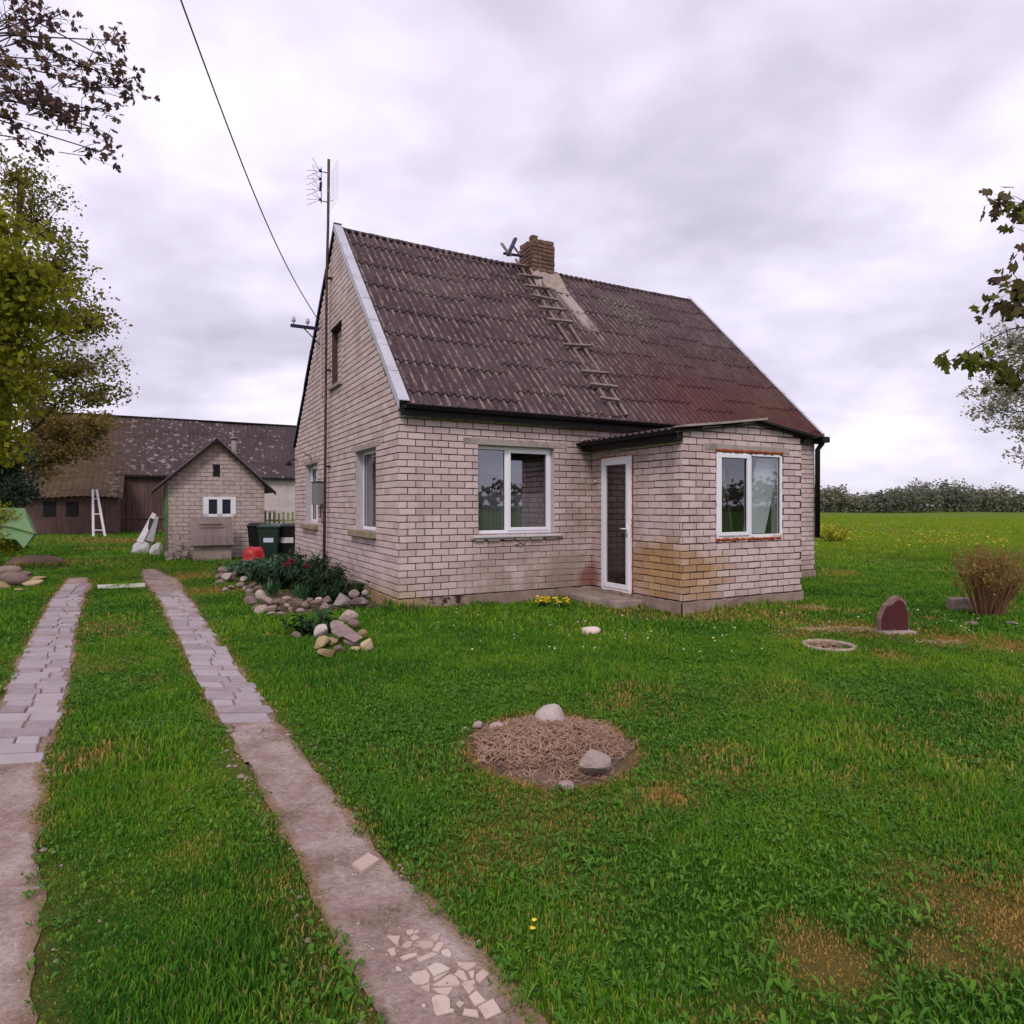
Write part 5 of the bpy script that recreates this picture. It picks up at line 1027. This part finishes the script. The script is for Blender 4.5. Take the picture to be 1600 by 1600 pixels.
def blades(n, Z0, Z1, wid, hgt, g, lean=.5):
    Z = np.sqrt(g.uniform(Z0**2, Z1**2, n)); X = g.uniform(-1, 1, n)*(.84*Z+2.3)
    td = trackd(X, Z); m = ell(X, Z, *MOUND); keep = ((td > .0+g.exponential(.02, n)) | ((td > -.10) & (g.random(n) < .10))) & (m > 1+g.normal(0, .05, n)) & ~inhouse(X, Z) & ~(bedmask(X, Z) & (g.random(n) > .1))
    A, B_ = (X-S0.x)*CU+(Z-S0.y)*SU, -(X-S0.x)*SU+(Z-S0.y)*CU; keep &= ~((A > 0) & (A < SW) & (B_ > 0) & (B_ < SD))
    dr = dryness(X, Z); keep &= g.random(n) > dr*.12
    X = X[keep]; Z = Z[keep]; dr = dr[keep]; td = td[keep]; n = len(X)
    tall = fnoise(X*1.3+7, Z*1.3, 55, 3); hh = hgt*(.45+1.25*np.clip((tall-.25)*1.6, 0, 1.2))*g.uniform(.6, 1.35, n)*(1-.42*dr)*np.clip(.35+td/.5, .35, 1)*np.where(inhouse(X, Z, .14), 1.9, 1)
    a = g.uniform(0, 2*np.pi, n); ln = g.uniform(.15, 1, n)*lean*hh*1.3; dx = np.cos(a); dy = np.sin(a); px = np.cos(a+np.pi/2+g.normal(0, .4, n)); py = np.sin(a+np.pi/2)
    wv = wid*g.uniform(.6, 1.4, n); z0 = gh(X, Z)-.004; V = np.zeros((n, 5, 3))
    V[:, 0] = np.stack([X-px*wv/2, Z-py*wv/2, z0], 1); V[:, 1] = np.stack([X+px*wv/2, Z+py*wv/2, z0], 1)
    mx = X+dx*ln*.35; my = Z+dy*ln*.35; mz = z0+hh*.62
    V[:, 2] = np.stack([mx+px*wv*.42, my+py*wv*.42, mz], 1); V[:, 3] = np.stack([mx-px*wv*.42, my-py*wv*.42, mz], 1)
    V[:, 4] = np.stack([X+dx*ln, Z+dy*ln, z0+hh*g.uniform(.75, 1.05, n)], 1)
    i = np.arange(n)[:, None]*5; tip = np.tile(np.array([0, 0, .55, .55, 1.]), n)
    return V.reshape(-1, 3), i+np.array([[0, 1, 2, 3]]), i+np.array([[3, 2, 4]]), np.repeat(g.random(n), 5), np.repeat(dr, 5), tip
g = np.random.default_rng(11); parts = [blades(330000, 1.5, 3.6, .0052, .042, g), blades(315000, 3.5, 7.5, .0085, .050, g), blades(220000, 7.4, 15, .016, .062, g), blades(150000, 14.8, 34, .030, .080, g), blades(130000, 33, 85, .07, .10, g)]
off = 0; Vs = []; Q4 = []; Q3 = []; A_ = {'rnd': [], 'dry': [], 'tip': []}
for V, a, b, r_, d_, t_ in parts: Vs.append(V); Q4.append(a+off); Q3.append(b+off); off += len(V); A_['rnd'].append(r_); A_['dry'].append(d_); A_['tip'].append(t_)
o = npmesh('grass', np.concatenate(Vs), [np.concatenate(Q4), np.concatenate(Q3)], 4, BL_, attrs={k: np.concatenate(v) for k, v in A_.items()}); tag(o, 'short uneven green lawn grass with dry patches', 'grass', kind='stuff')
# broad-leaved weeds: rosettes and clover-like leaves
LM = leaf_shader('weed_leaf', [(.15, (.035, .115, .010)), (.5, (.080, .205, .016)), (.75, (.15, .28, .025)), (.95, (.32, .40, .10))], .35, .7)  # palest stop paints bright glints onto random leaves
def rosettes(C, nl, L, wd, up, g, seg=3):
    """C (n,2) centres -> leaves as strips of quads"""
    n = len(C); k = n*nl; cx = np.repeat(C[:, 0], nl); cy = np.repeat(C[:, 1], nl); a = g.uniform(0, 2*np.pi, k); l = np.repeat(L, nl)*g.uniform(.5, 1.1, k); w_ = l*wd*g.uniform(.7, 1.3, k); e = g.uniform(.4, 1.1, k)*up; z0 = gh(cx, cy)
    V = np.zeros((k, (seg+1)*2, 3)); dx, dy = np.cos(a), np.sin(a); prof = np.array([.15, .8, 1., .12]) if seg == 3 else np.array([.2, 1, .15])
    for s in range(seg+1):
        t = s/seg; z = z0+.012+l*(e*t-.75*e*t*t)+.012*t
        for q, sg_ in ((0, -1), (1, 1)):
            V[:, s*2+q] = np.stack([cx+dx*l*t*.95-dy*sg_*w_*prof[s]/2, cy+dy*l*t*.95+dx*sg_*w_*prof[s]/2, z+w_*.12*prof[s]], 1)
    i = np.arange(k)[:, None]*((seg+1)*2); F_ = [i+np.array([[2*s, 2*s+1, 2*s+3, 2*s+2]]) for s in range(seg)]
    return V.reshape(-1, 3), np.concatenate(F_), np.repeat(g.random(k)*.6+.4*np.repeat(g.random(n), nl), (seg+1)*2)
def scatter(n, Z0, Z1, g, right=0, thr=.45, pad=.03):
    Z = np.sqrt(g.uniform(Z0**2, Z1**2, n)); X = g.uniform(-1, 1, n)*(.84*Z+.5); k = (trackd(X, Z) > pad) & (ell(X, Z, *MOUND) > 1.08) & ~inhouse(X, Z) & ~bedmask(X, Z)
    k &= (fnoise(X*.9+2, Z*.9+8, 71, 3)+right*(X > -.2-.1*Z)*.22 > thr+.1*g.random(n)); k &= dryness(X, Z) < .3+.6*g.random(n); return np.stack([X[k], Z[k]], 1)
C1 = scatter(9000, 1.6, 5.5, g, 1, .47); C2 = scatter(8000, 5, 12, g, 1, .50); C3 = scatter(32000, 1.6, 6, g, 1, .36)
off = 0; Vs = []; Fs = []; Rs = []
for C, nl, L0, wd, up in ((C1, 4, .034, .24, 1.5), (C2, 4, .05, .25, 1.3), (C3, 3, .017, .5, 2.0)):
    V, Q, r_ = rosettes(C, nl, L0*np.clip(np.exp(g.normal(0, .32, len(C))), .4, 1.6), wd, up, g); Vs.append(V); Fs.append(Q+off); Rs.append(r_); off += len(V)
o = npmesh('lawn_weeds', np.concatenate(Vs), [np.concatenate(Fs)], 4, LM, attrs={'rnd': np.concatenate(Rs)}, smooth=True); tag(o, 'broad-leaved weeds growing through the lawn', 'weeds', kind='stuff')
# daisies and dandelions: tiny flower heads
def heads(pts, r, mat, name, label, cat):
    V = []; Q = []
    for (x_, y_, z_) in pts:
        b = len(V); rr_ = r*random.uniform(.7, 1.3); V.append((x_, y_, z_+rr_*.5))
        for j in range(7): a = 2*math.pi*j/7; V.append((x_+math.cos(a)*rr_, y_+math.sin(a)*rr_, z_+random.uniform(-.3, .3)*rr_))
        for j in range(7): Q.append((b, b+1+j, b+1+(j+1) % 7))
    o = npmesh(name, np.array(V), [np.array(Q)], 3, mat); return tag(o, label, cat, kind='stuff')
YEL = simple('yellow_petals', (.75, .52, .03), .6, .15, 9, 0); WPET = simple('cream_petals', (.65, .62, .45), .6, .1, 9, 0)
C = scatter(260, 6.5, 9.3, g, 1, .45); heads([(a, b, .05) for a, b in C if a > -1][:90], .012, WPET, 'daisies', 'tiny white daisies dotted in the lawn before the house', 'flowers')
heads([(*G(835, 1477).xy, .09), (*G(833, 1481).xy, .07)], .010, YEL, 'dandelion', 'single yellow dandelion by the right edge of the track', 'flower')
_g = np.random.default_rng(4); heads([(3+9.5*_g.random()+Z_*.33, Z_, .12) for Z_ in 22+14*_g.random(150)], .035, YEL, 'dandelions', 'scattered yellow dandelions across the far lawn right of the house', 'flowers')
def plant(name, base, nst, h, spread, leafL, leafW, mat, label, cat, seed, group=None, stemmat=None, nleaf=8, droop=.6, upright=.0, thin=.004, parts=True):
    g = np.random.default_rng(seed); e = empty(name, base, 0, label, cat, group); m = MB(); V = []; Q = []; Rn = []
    for s in range(nst):
        a = g.uniform(0, 6.28); r = spread*math.sqrt(g.random()); hh = h*g.uniform(.6, 1.1)*(1-.25*r/spread); b0 = Vector((math.cos(a)*r*.35, math.sin(a)*r*.35, 0)); b1 = Vector((math.cos(a)*r, math.sin(a)*r, hh)); mid = b0.lerp(b1, .5)+Vector((0, 0, hh*.08)); m.tube([b0, mid, b1], [thin*1.5, thin, thin*.5], 4)
        for l in range(nleaf):
            t = g.uniform(.2, 1) if upright == 0 else g.uniform(0, .3); p = b0.lerp(mid, t*2) if t < .5 else mid.lerp(b1, t*2-1); az = g.uniform(0, 6.28); el = g.uniform(-.3, .9) if upright == 0 else g.uniform(.8, 1.4)
            d = Vector((math.cos(az)*math.cos(el), math.sin(az)*math.cos(el), math.sin(el))); sd = d.cross(Vector((0, 0, 1))).normalized() if abs(d.z) < .99 else Vector((1, 0, 0)); L = leafL*g.uniform(.6, 1.2); w_ = leafW*g.uniform(.7, 1.2); k = len(V); dn = Vector((0, 0, -L*droop))
            V += [p, p+d*L*.45+sd*w_/2+dn*.15, p+d*L*.45-sd*w_/2+dn*.15, p+d*L+dn]; Q.append((k, k+1, k+3, k+2)); Rn += [g.random()]*4
    m.build('stems', stemmat or LM, e); npmesh('foliage', np.array([tuple(v) for v in V]), [np.array(Q)], 4, mat, e, attrs={'rnd': np.array(Rn)}); return e
DKL = leaf_shader('peony_leaf', [(.2, (.008, .025, .009)), (.6, (.018, .05, .014)), (.9, (.035, .085, .022))], .2, .45)
HOS = leaf_shader('hosta_leaf', [(.2, (.03, .085, .035)), (.6, (.055, .15, .06)), (.9, (.11, .24, .10))], .25, .4)
bp = lambda a, b, z=0: HM @ Vector((a, b, z))
for i, (a, b, h, sp_, lb) in enumerate([(-.62, 2.1, .62, .55, 'dark leafy peony bush nearest the near corner of the house'), (-.55, 3.1, .72, .6, 'dark peony bush in the middle of the bed under the gable windows'), (-.5, 4.3, .7, .6, 'dark peony bush against the gable below the meter box'), (-.45, 1.35, .4, .4, 'low dark plant between the boulders and the foundation'), (-1.1, 3.6, .6, .5, 'dark peony bush at the outer side of the bed')]):
    plant('peony_bush', bp(a, b), 46, h, sp_, .11, .032, DKL, lb, 'bush', 200+i, nleaf=26)
for i, (a, b, h, lb) in enumerate([(-1.35, 5.3, .42, 'bright green leafy plant at the far end of the flower bed'), (-1.1, 4.6, .45, 'bright green plant with horizontal leaves in the bed'), (-1.5, 6.4, .35, 'low green plant beside the tan stone heap'), (-.7, 6.0, .5, 'green plant in the bed before the bins'), (-.6, 7.0, .45, 'green leafy plant farthest along the bed')]):
    plant('leafy_plant', bp(a, b), 22, h, .5, .17, .055, HOS, lb, 'plant', 220+i, nleaf=14)
for i, (a, b, h, lb) in enumerate([(-1.0, 1.75, .38, 'upright strap-leaved iris behind the grey boulder'), (-1.35, 2.5, .34, 'upright strap-leaved iris in the outer edge of the bed'), (-.4, 5.2, .55, 'tall strap-leaved plant below the far gable window')]):
    plant('iris', bp(a, b), 9, h*.9, .22, .3, .03, HOS, lb, 'plant', 240+i, nleaf=5, upright=1, droop=.1)
px, py = zb(830, 700); q = G(px, py+6); plant('green_weed', (q.x, q.y, 0), 20, .30, .34, .10, .045, DKL, 'dark bushy weed in the grass left of the lower rock cluster', 'plant', 260, nleaf=14)
px, py = zb(960, 640); q = G(px, py); plant('iris', (q.x, q.y, 0), 6, .30, .10, .22, .03, HOS, 'small upright iris above the lower rock cluster', 'plant', 261, nleaf=4, upright=1, droop=.1)
RED = simple('pink_red_petals', (.42, .03, .045), .6, .3, 9, 0)
for i, ((x_, y_), lb) in enumerate((((449, 885), 'left bloom of the pair of red peonies'), ((455, 879), 'right and higher bloom of the pair of red peonies'), ((480, 887), 'single red peony bloom nearest the house wall'))):
    c = D(x_, y_, 11.3+.15*i); m = MB(); n = 10; rr = random.Random(i)
    for ring in range(3):
        for j in range(7):
            a = j*.9+ring; r = .052-.012*ring; p = Vector((math.cos(a)*r, math.sin(a)*r, .01*ring)); m.add([p*.2, p+Vector((-math.sin(a)*.03, math.cos(a)*.03, .02)), p*1.2+Vector((0, 0, .045)), p-Vector((-math.sin(a)*.03, math.cos(a)*.03, -.02))], [(0, 1, 2, 3)])
    fl = empty('peony_flower', c, 0, lb, 'flower', None); m.build('petals', RED, fl); m = MB(); m.tube([(0, 0, 0), (.05, .08, -c.z*.5), (.08, .1, -c.z+.02)], .005, 5); m.build('stem', DKL, fl)
# yellow flowers by the wall and far on the lawn
def primula(px, py, n, r, lb, seed):
    q = G(px, py); e = plant('yellow_flower_clump', (q.x, q.y, 0), 8, .10, r, .09, .035, HOS, lb, 'flowers', seed, nleaf=5, droop=.3); rr = random.Random(seed); m = MB()
    for _ in range(n):
        a = rr.uniform(0, 6.28); d = r*math.sqrt(rr.random()); c = Vector((math.cos(a)*d, math.sin(a)*d, .06+rr.random()*.10)); s = .022*rr.uniform(.8, 1.3)
        m.add([c+Vector((math.cos(2*math.pi*j/6)*s, math.sin(2*math.pi*j/6)*s, rr.uniform(-.3, .5)*s)) for j in range(6)]+[c-Vector((0, 0, s*.4)), c+Vector((0, 0, s*.5))], [(j, (j+1) % 6, 6) for j in range(6)]+[(j, (j+1) % 6, 7) for j in range(6)])
    m.build('blossoms', YEL, e)
primula(849, 948, 34, .13, 'left clump of yellow primroses at the foot of the front wall', 301); primula(876, 949, 26, .14, 'right clump of yellow primroses at the foot of the front wall', 302)
e = plant('yellow_bush', G(1302, 846), 46, .85, .95, .14, .06, leaf_shader('yellow_green_leaf', [(.2, (.25, .32, .02)), (.6, (.62, .56, .04)), (.8, (.75, .66, .06))], .3), 'yellow flowering bush on the lawn just right of the house corner', 'bush', 303, nleaf=20)
# bare shrub
def shrub_stems():
    q = G(1543, 962); e = empty('bare_shrub', (q.x, q.y, 0), 0, 'reddish brown shrub of bare upright stems with few buds', 'shrub'); g = random.Random(9); m = MB(); V = []; Q = []; Rn = []
    for s in range(110):
        a = g.uniform(0, 6.28); r = .34*math.sqrt(g.random()); b = Vector((math.cos(a)*r*.45, math.sin(a)*r*.45, 0)); h = g.uniform(.5, 1.0); t = b+Vector((math.cos(a)*r*1.0+g.gauss(0, .05), math.sin(a)*r*1.0+g.gauss(0, .05), h)); md = b.lerp(t, .5)+Vector((g.gauss(0, .02), g.gauss(0, .02), 0)); m.tube([b, md, t], [.008, .006, .002], 4)
        for _ in range(5):
            p = md.lerp(t, g.random()*.8); e2 = p+Vector((g.gauss(0, .09), g.gauss(0, .09), g.uniform(.05, .2))); m.tube([p, e2], [.003, .001], 3)
            for _ in range(7): c = p.lerp(e2, g.random()); k = len(V); s_ = .013; V += [tuple(c+Vector((g.gauss(0, s_), g.gauss(0, s_), g.gauss(0, s_)))) for _ in range(3)]; Q.append((k, k+1, k+2)); Rn += [g.random()]*3
    m.build('stems', wood('red_brown_stems', (.13, .05, .03), (.34, .19, .10), (9, 9, 9)), e); npmesh('foliage', np.array(V), [np.array(Q)], 3, leaf_shader('bud', [(.2, (.20, .11, .03)), (.8, (.42, .30, .06))], .4), e, attrs={'rnd': np.array(Rn)})
shrub_stems()
# ------------------------------------------------------------------ trees
BARK = wood('dark_bark', (.03, .022, .02), (.10, .075, .065), (6, 6, 1.5))
def leaves(P, size, g, shape='rhomb', flat=.5, hang=.3):
    n = len(P); a = g.uniform(0, 2*np.pi, n); el = g.normal(-hang, .5, n); d = np.stack([np.cos(a)*np.cos(el), np.sin(a)*np.cos(el), np.sin(el)], 1)
    r = g.normal(0, 1, (n, 3)); r[:, 2] *= flat; s = np.cross(d, r); s[:, 2] += 0; s /= np.linalg.norm(s, axis=1)[:, None]+1e-9; L = size*g.uniform(.55, 1.3, n)[:, None]; nn = np.cross(d, s)
    if shape == 'rhomb': pr = [(0, 0, 0), (.5, .34, .06), (1, 0, -.05), (.5, -.34, .06)]; fc = [(0, 1, 2, 3)]
    else: pr = [(0, 0, 0), (.1, .28, .03), (.30, .55, .05), (.42, .25, .02), (.72, .42, .0), (.70, .12, .0), (1.05, 0, -.06), (.70, -.12, .0), (.72, -.42, .0), (.42, -.25, .02), (.30, -.55, .05), (.1, -.28, .03)]; fc = None
    V = np.stack([P+d*L*p[0]+s*L*p[1]+nn*L*p[2] for p in pr], 1); k = len(pr); i = np.arange(n)[:, None]*k
    if fc: Q = [i+np.array([fc[0]])]
    else: Q = [i+np.array([q]) for q in ((0, 1, 2, 3), (3, 4, 5, 6), (6, 7, 8, 9), (9, 10, 11, 0), (0, 3, 6, 9))]
    return V.reshape(-1, 3), np.concatenate(Q), np.repeat(g.random(n), k)
def tree(label, base, tops, trad, clumps, nl, csz, lsz, mat, seed, shape='rhomb', bark=None, hang=.3, name='tree', twig=True, group=None, tw=.6, rthick=.25):
    """tops: trunk points; clumps: list of (center, radii, count) ellipsoids"""
    g = np.random.default_rng(seed); rr = random.Random(seed); base = Vector(base); e = empty(name, base, 0, label, 'tree', group); T = [Vector(p)-base for p in tops]; m = MB(); k = len(T); m.tube(T, [trad*(1-.75*i/(k-1)) for i in range(k)], 10)
    V = []; Q = []; Rn = []; off = 0; H = T[-1].z
    for (c, rad, cnt) in clumps:
        c = Vector(c)-base; rad = Vector(rad)
        j = min(range(len(T)), key=lambda i: (T[i]-c).length+max(0, T[i].z-c.z)*2); st = T[j]; hub = c-Vector((0, 0, rad.z*.25)); d = hub-st
        DL = d.length; wob = [Vector((rr.gauss(0, .035)*DL, rr.gauss(0, .035)*DL, math.sin(math.pi*t_)*.10*DL+rr.gauss(0, .03)*DL)) for t_ in (.2, .4, .6, .8)]
        m.tube([st]+[st+d*t_+wv_ for t_, wv_ in zip((.2, .4, .6, .8), wob)]+[hub], [trad*rthick*k_ for k_ in (1, .85, .7, .55, .4, .25)], 6)
        for _ in range(cnt):
            u = Vector((rr.gauss(0, 1), rr.gauss(0, 1), rr.gauss(0, 1))).normalized()*(rr.random()**.45); p = c+Vector((u.x*rad.x, u.y*rad.y, u.z*rad.z))
            if twig:
                s0 = hub.lerp(st+d*.6, rr.random()*tw); LL = (p-s0).length; q1 = s0.lerp(p, .5)+Vector((rr.gauss(0, .07)*LL, rr.gauss(0, .07)*LL, rr.gauss(.10, .05)*LL)); dd = (p-s0)*.18; m.tube([s0, q1, p, p+dd], [trad*rthick*.22, trad*rthick*.15, trad*rthick*.07, trad*rthick*.03], 4, cap=False)
            n = max(3, int(nl*rr.uniform(.4, 1.4))); C = np.array(p)+np.clip(g.normal(0, 1, (n, 3)), -1.5, 1.5)*np.array([csz, csz, csz*.55])*rr.uniform(.6, 1.3)
            if twig:   # leaves along the twig too
                t = g.uniform(.3, 1.15, n//2)[:, None]; C[:n//2] = np.array(s0)*(1-t)+np.array(p)*t+g.normal(0, csz*.35, (n//2, 3))
            v, q_, r_ = leaves(C, lsz, g, shape, hang=hang); V.append(v); Q.append(q_+off); off += len(v); Rn.append(np.clip(r_*.6+rr.random()*.4, 0, 1))
    m.build('trunk', bark or BARK, e, smooth=True); npmesh('crown', np.concatenate(V), [np.concatenate(Q)], 4, mat, e, attrs={'rnd': np.concatenate(Rn)}); return e
LG = leaf_shader('bright_leaf', [(.15, (.10, .12, .010)), (.5, (.22, .235, .012)), (.9, (.40, .38, .03))], .5, .8)
LO = leaf_shader('olive_leaf', [(.15, (.085, .078, .018)), (.5, (.17, .155, .026)), (.9, (.29, .25, .05))], .4, .8)
LB = leaf_shader('brownish_leaf', [(.15, (.09, .06, .016)), (.5, (.17, .12, .030)), (.9, (.28, .22, .06))], .35, .8)
LD = leaf_shader('dark_hedge_leaf', [(.15, (.008, .02, .012)), (.6, (.022, .045, .022)), (.9, (.04, .075, .03))], .2)
LP = leaf_shader('purple_young_leaf', [(.15, (.07, .035, .042)), (.5, (.13, .07, .068)), (.8, (.14, .10, .035)), (.95, (.19, .17, .04))], .35, .8)
LGY = leaf_shader('young_grey_leaf', [(.15, (.16, .17, .09)), (.5, (.30, .30, .18)), (.9, (.55, .52, .48))], .4, .8)
LF = leaf_shader('maple_leaf', [(.15, (.11, .055, .05)), (.45, (.12, .10, .03)), (.7, (.17, .20, .025)), (.85, (.22, .28, .03)), (.95, (.15, .06, .06))], .4, .75)
def el(px, py, Z, rx, ry, rz, n): c = D(px, py, Z); return (tuple(c), (rx/F*Z, ry, rz/F*Z), n)
# bright maple at the left edge
tree('bright yellow-green leafy tree at the left edge before the barn', (-10.6, 11.5, 0), [(-10.6, 11.5, 0), (-10.5, 11.6, 1.8), (-10.2, 11.5, 3.6), (-9.9, 11.4, 5.2), (-9.8, 11.3, 6.6)], .2,
     [el(-10, 350, 11, 70, .9, 60, 26), el(20, 420, 10.8, 62, .9, 60, 40), el(55, 470, 11, 60, .8, 55, 34), el(10, 520, 10.6, 60, .9, 60, 40), el(-70, 450, 12, 90, 1.2, 120, 50), el(15, 600, 10.8, 50, .7, 45, 26), el(5, 680, 10.8, 32, .6, 45, 18), el(-50, 640, 11.8, 60, .9, 90, 26)], 38, .20, .12, LG, 1, hang=.5)
tree('tall olive-green tree with sparse spreading twigs behind the bright one', (-17.2, 21.5, 0), [(-17.2, 21.5, 0), (-17, 21.5, 3), (-16.7, 21.4, 6), (-16.4, 21.4, 9), (-16.2, 21.3, 12.2)], .28,
     [el(20, 270, 21, 50, 1.2, 60, 26), el(55, 330, 21, 60, 1.4, 60, 34), el(90, 420, 21, 60, 1.4, 60, 44), el(110, 490, 21, 70, 1.4, 55, 50), el(150, 500, 21, 45, 1, 22, 12), el(110, 570, 21, 75, 1.4, 60, 60), el(60, 600, 20.5, 70, 1.4, 60, 46), el(20, 480, 21.5, 90, 1.6, 120, 60), el(155, 610, 21, 45, 1, 32, 22), el(-60, 400, 22, 120, 2, 170, 60)], 40, .28, .13, LO, 2, hang=.2)
tree('brownish tree with drooping twigs hiding the left end of the barn roof', (-24.2, 31.5, 0), [(-24.2, 31.5, 0), (-24.2, 31.5, 2), (-24, 31.4, 4), (-23.6, 31.3, 6.2)], .16,
     [el(80, 665, 31, 48, 1.2, 26, 26), el(120, 690, 31, 50, 1.2, 34, 24), el(70, 710, 31, 40, 1.2, 34, 20), el(150, 660, 31, 30, 1.0, 22, 12), el(60, 640, 31, 50, 1.2, 22, 18), el(30, 720, 31, 34, 1.2, 50, 18)], 110, .32, .14, LB, 3, hang=.2)
tree('dark green bushy conifer low at the left edge', (-15.2, 18.6, 0), [(-15.2, 18.6, 0), (-15.2, 18.6, 1.2), (-15.1, 18.6, 2.8)], .12,
     [el(5, 730, 18.5, 42, .9, 50, 60), el(10, 780, 18, 40, .9, 30, 40), el(-50, 720, 19, 60, 1, 80, 50), el(30, 760, 18.5, 22, .5, 26, 16)], 60, .16, .085, LD, 4)
tree('yellow-green bush behind the green tarpaulin', (-13.2, 16.6, 0), [(-13.2, 16.6, 0), (-13.2, 16.6, .5), (-13.2, 16.6, .9)], .05,
     [el(-5, 822, 15.6, 34, .5, 26, 30), el(10, 850, 15.2, 26, .4, 18, 20), el(-40, 800, 16.5, 50, .6, 30, 20)], 50, .12, .07, LG, 5, name='bush', rthick=.5)['category'] = 'bush'
# overhanging branch top left, leaves dark against the sky
tz = lambda x, y: (x*.1875, y*.1875)
tree('tree reaching in from the upper left with small purplish spring leaves', (-9.2, 6.2, 0), [(-9.2, 6.2, 0), (-9.1, 6.2, 2.5), (-8.7, 6.3, 5), (-7.9, 6.3, 7), (-7.4, 6.3, 9.2)], .17,
     [el(175, 90, 6.2, 30, .5, 26, 12), el(196, 128, 6.3, 26, .3, 14, 9), el(140, 125, 6.2, 40, .5, 18, 12), el(95, 90, 6.2, 42, .5, 18, 12), el(60, 55, 6.3, 40, .5, 16, 12), el(30, 20, 6.3, 60, .5, 22, 18), el(95, 18, 6.2, 35, .4, 14, 7), el(60, 140, 6.2, 45, .5, 22, 18), el(95, 170, 6.2, 36, .5, 20, 14), el(145, 195, 6.1, 26, .4, 18, 8), el(172, 168, 6.1, 14, .3, 14, 4), el(160, 235, 6.1, 16, .3, 12, 5), el(25, 95, 6.3, 36, .5, 26, 12), el(15, 175, 6.3, 30, .5, 26, 10), el(45, 215, 6.2, 16, .3, 12, 5), el(-60, 80, 6.6, 70, .9, 110, 40), el(190, 60, 6.2, 14, .3, 16, 5), el(-100, -150, 6.8, 150, 1, 130, 50)], 5, .05, .066, LP, 6, hang=.7, rthick=.11, tw=.22, shape='maple')
# right: near maple twigs and a paler young tree behind
tree('near tree on the right reaching in with lobed olive and purple leaves', (5.9, 4.9, 0), [(5.9, 4.9, 0), (5.8, 4.9, 1.4), (5.5, 4.8, 2.6), (5.1, 4.7, 3.9), (5.0, 4.7, 4.6)], .09,
     [el(1575, 320, 4.5, 24, .18, 30, 9), el(1620, 350, 4.6, 40, .3, 60, 12), el(1552, 465, 4.4, 26, .16, 34, 10), el(1585, 455, 4.5, 26, .2, 34, 10), el(1540, 565, 4.3, 24, .15, 10, 5), el(1500, 562, 4.3, 20, .12, 10, 4), el(1482, 563, 4.3, 7, .08, 8, 2), el(1580, 580, 4.4, 32, .2, 26, 10), el(1640, 520, 4.6, 50, .4, 120, 26), el(1690, 380, 4.9, 70, .6, 120, 26)], 5, .06, .072, LF, 7, shape='maple', hang=.5, rthick=.13, tw=.3)
tree('pale young tree with tiny grey-green leaves beyond the near twigs', (15.6, 14.6, 0), [(15.6, 14.6, 0), (15.4, 14.5, 1.5), (14.9, 14.4, 3.2), (14.3, 14.3, 5.0), (14, 14.2, 6)], .14,
     [el(1585, 540, 14.2, 48, .8, 40, 44), el(1570, 600, 14.2, 52, .9, 45, 56), el(1590, 660, 14.3, 50, .9, 30, 30), el(1545, 635, 14.2, 32, .6, 22, 12), el(1600, 715, 14.3, 18, .5, 16, 8), el(1640, 600, 14.6, 60, 1.2, 110, 60)], 24, .16, .075, LGY, 8, hang=.1)
# far woods: domes of leaf clumps
def woods(pts, name, label, mat, seed, lsz=.9, dens=1.):
    g = np.random.default_rng(seed); V = []; Q = []; Rn = []; off = 0
    for (x_, y_, h, r) in pts:
        n = int(520*dens); u = g.normal(0, 1, (n, 3)); u /= np.linalg.norm(u, axis=1)[:, None]; u[:, 2] = np.abs(u[:, 2])*1.0; rad = g.uniform(.72, 1.0, n)[:, None]; lob = 1+.18*np.sin(u[:, :1]*7+x_)+.14*np.sin(u[:, 1:2]*9+y_)
        P = u*rad*lob*np.array([r, r, h*.62])+np.array([x_, y_, h*.36]); low = g.random(n) < .42; P[low, 2] = g.uniform(0, h*.6, low.sum())
        v, q, r_ = leaves(P, lsz, g, hang=0); V.append(v); Q.append(q+off); off += len(v); Rn.append(np.clip(r_*.5+g.random()*.5, 0, 1))
    o = npmesh(name, np.concatenate(V), [np.concatenate(Q)], 4, mat, attrs={'rnd': np.concatenate(Rn)}); return tag(o, label, 'woods', kind='stuff')
LW = leaf_shader('far_wood_leaf', [(.1, (.11, .12, .09)), (.5, (.18, .185, .125)), (.9, (.27, .26, .165))], .25, .9)
rr = random.Random(12); pts = []
x_ = 55.
while x_ < 190:
    px = 800+x_/150*F
    prof = 5.0+2.0*math.exp(-((px-1455)/55)**2)+1.1*math.exp(-((px-1300)/25)**2)+.9*math.exp(-((px-1540)/28)**2)-1.6*math.exp(-((px-1335)/12)**2)-1.6*math.exp(-((px-1582)/12)**2)-.3*math.exp(-((px-1380)/30)**2)
    pts.append((x_+rr.uniform(-1, 1), 150+rr.uniform(-4, 4), prof*rr.uniform(.84, 1.08), rr.uniform(2.6, 3.8))); x_ += rr.uniform(1.5, 2.3)
woods(pts, 'far_woods', 'belt of grey-green trees along the far edge of the field', LW, 5, .55, 2.2)
pts = []
for i in range(120): a = 2*math.pi*i/120; r = 165+rr.uniform(-8, 8); X_, Y_ = math.cos(a)*r, math.sin(a)*r; pts += [(X_, Y_, rr.uniform(6, 9), rr.uniform(5, 7))] if not (Y_ > 90 and 10 < X_ < 190) else []
woods(pts, 'far_woods', 'belt of trees on the horizon behind the barn and the viewer', LW, 6, 1.6, .5)
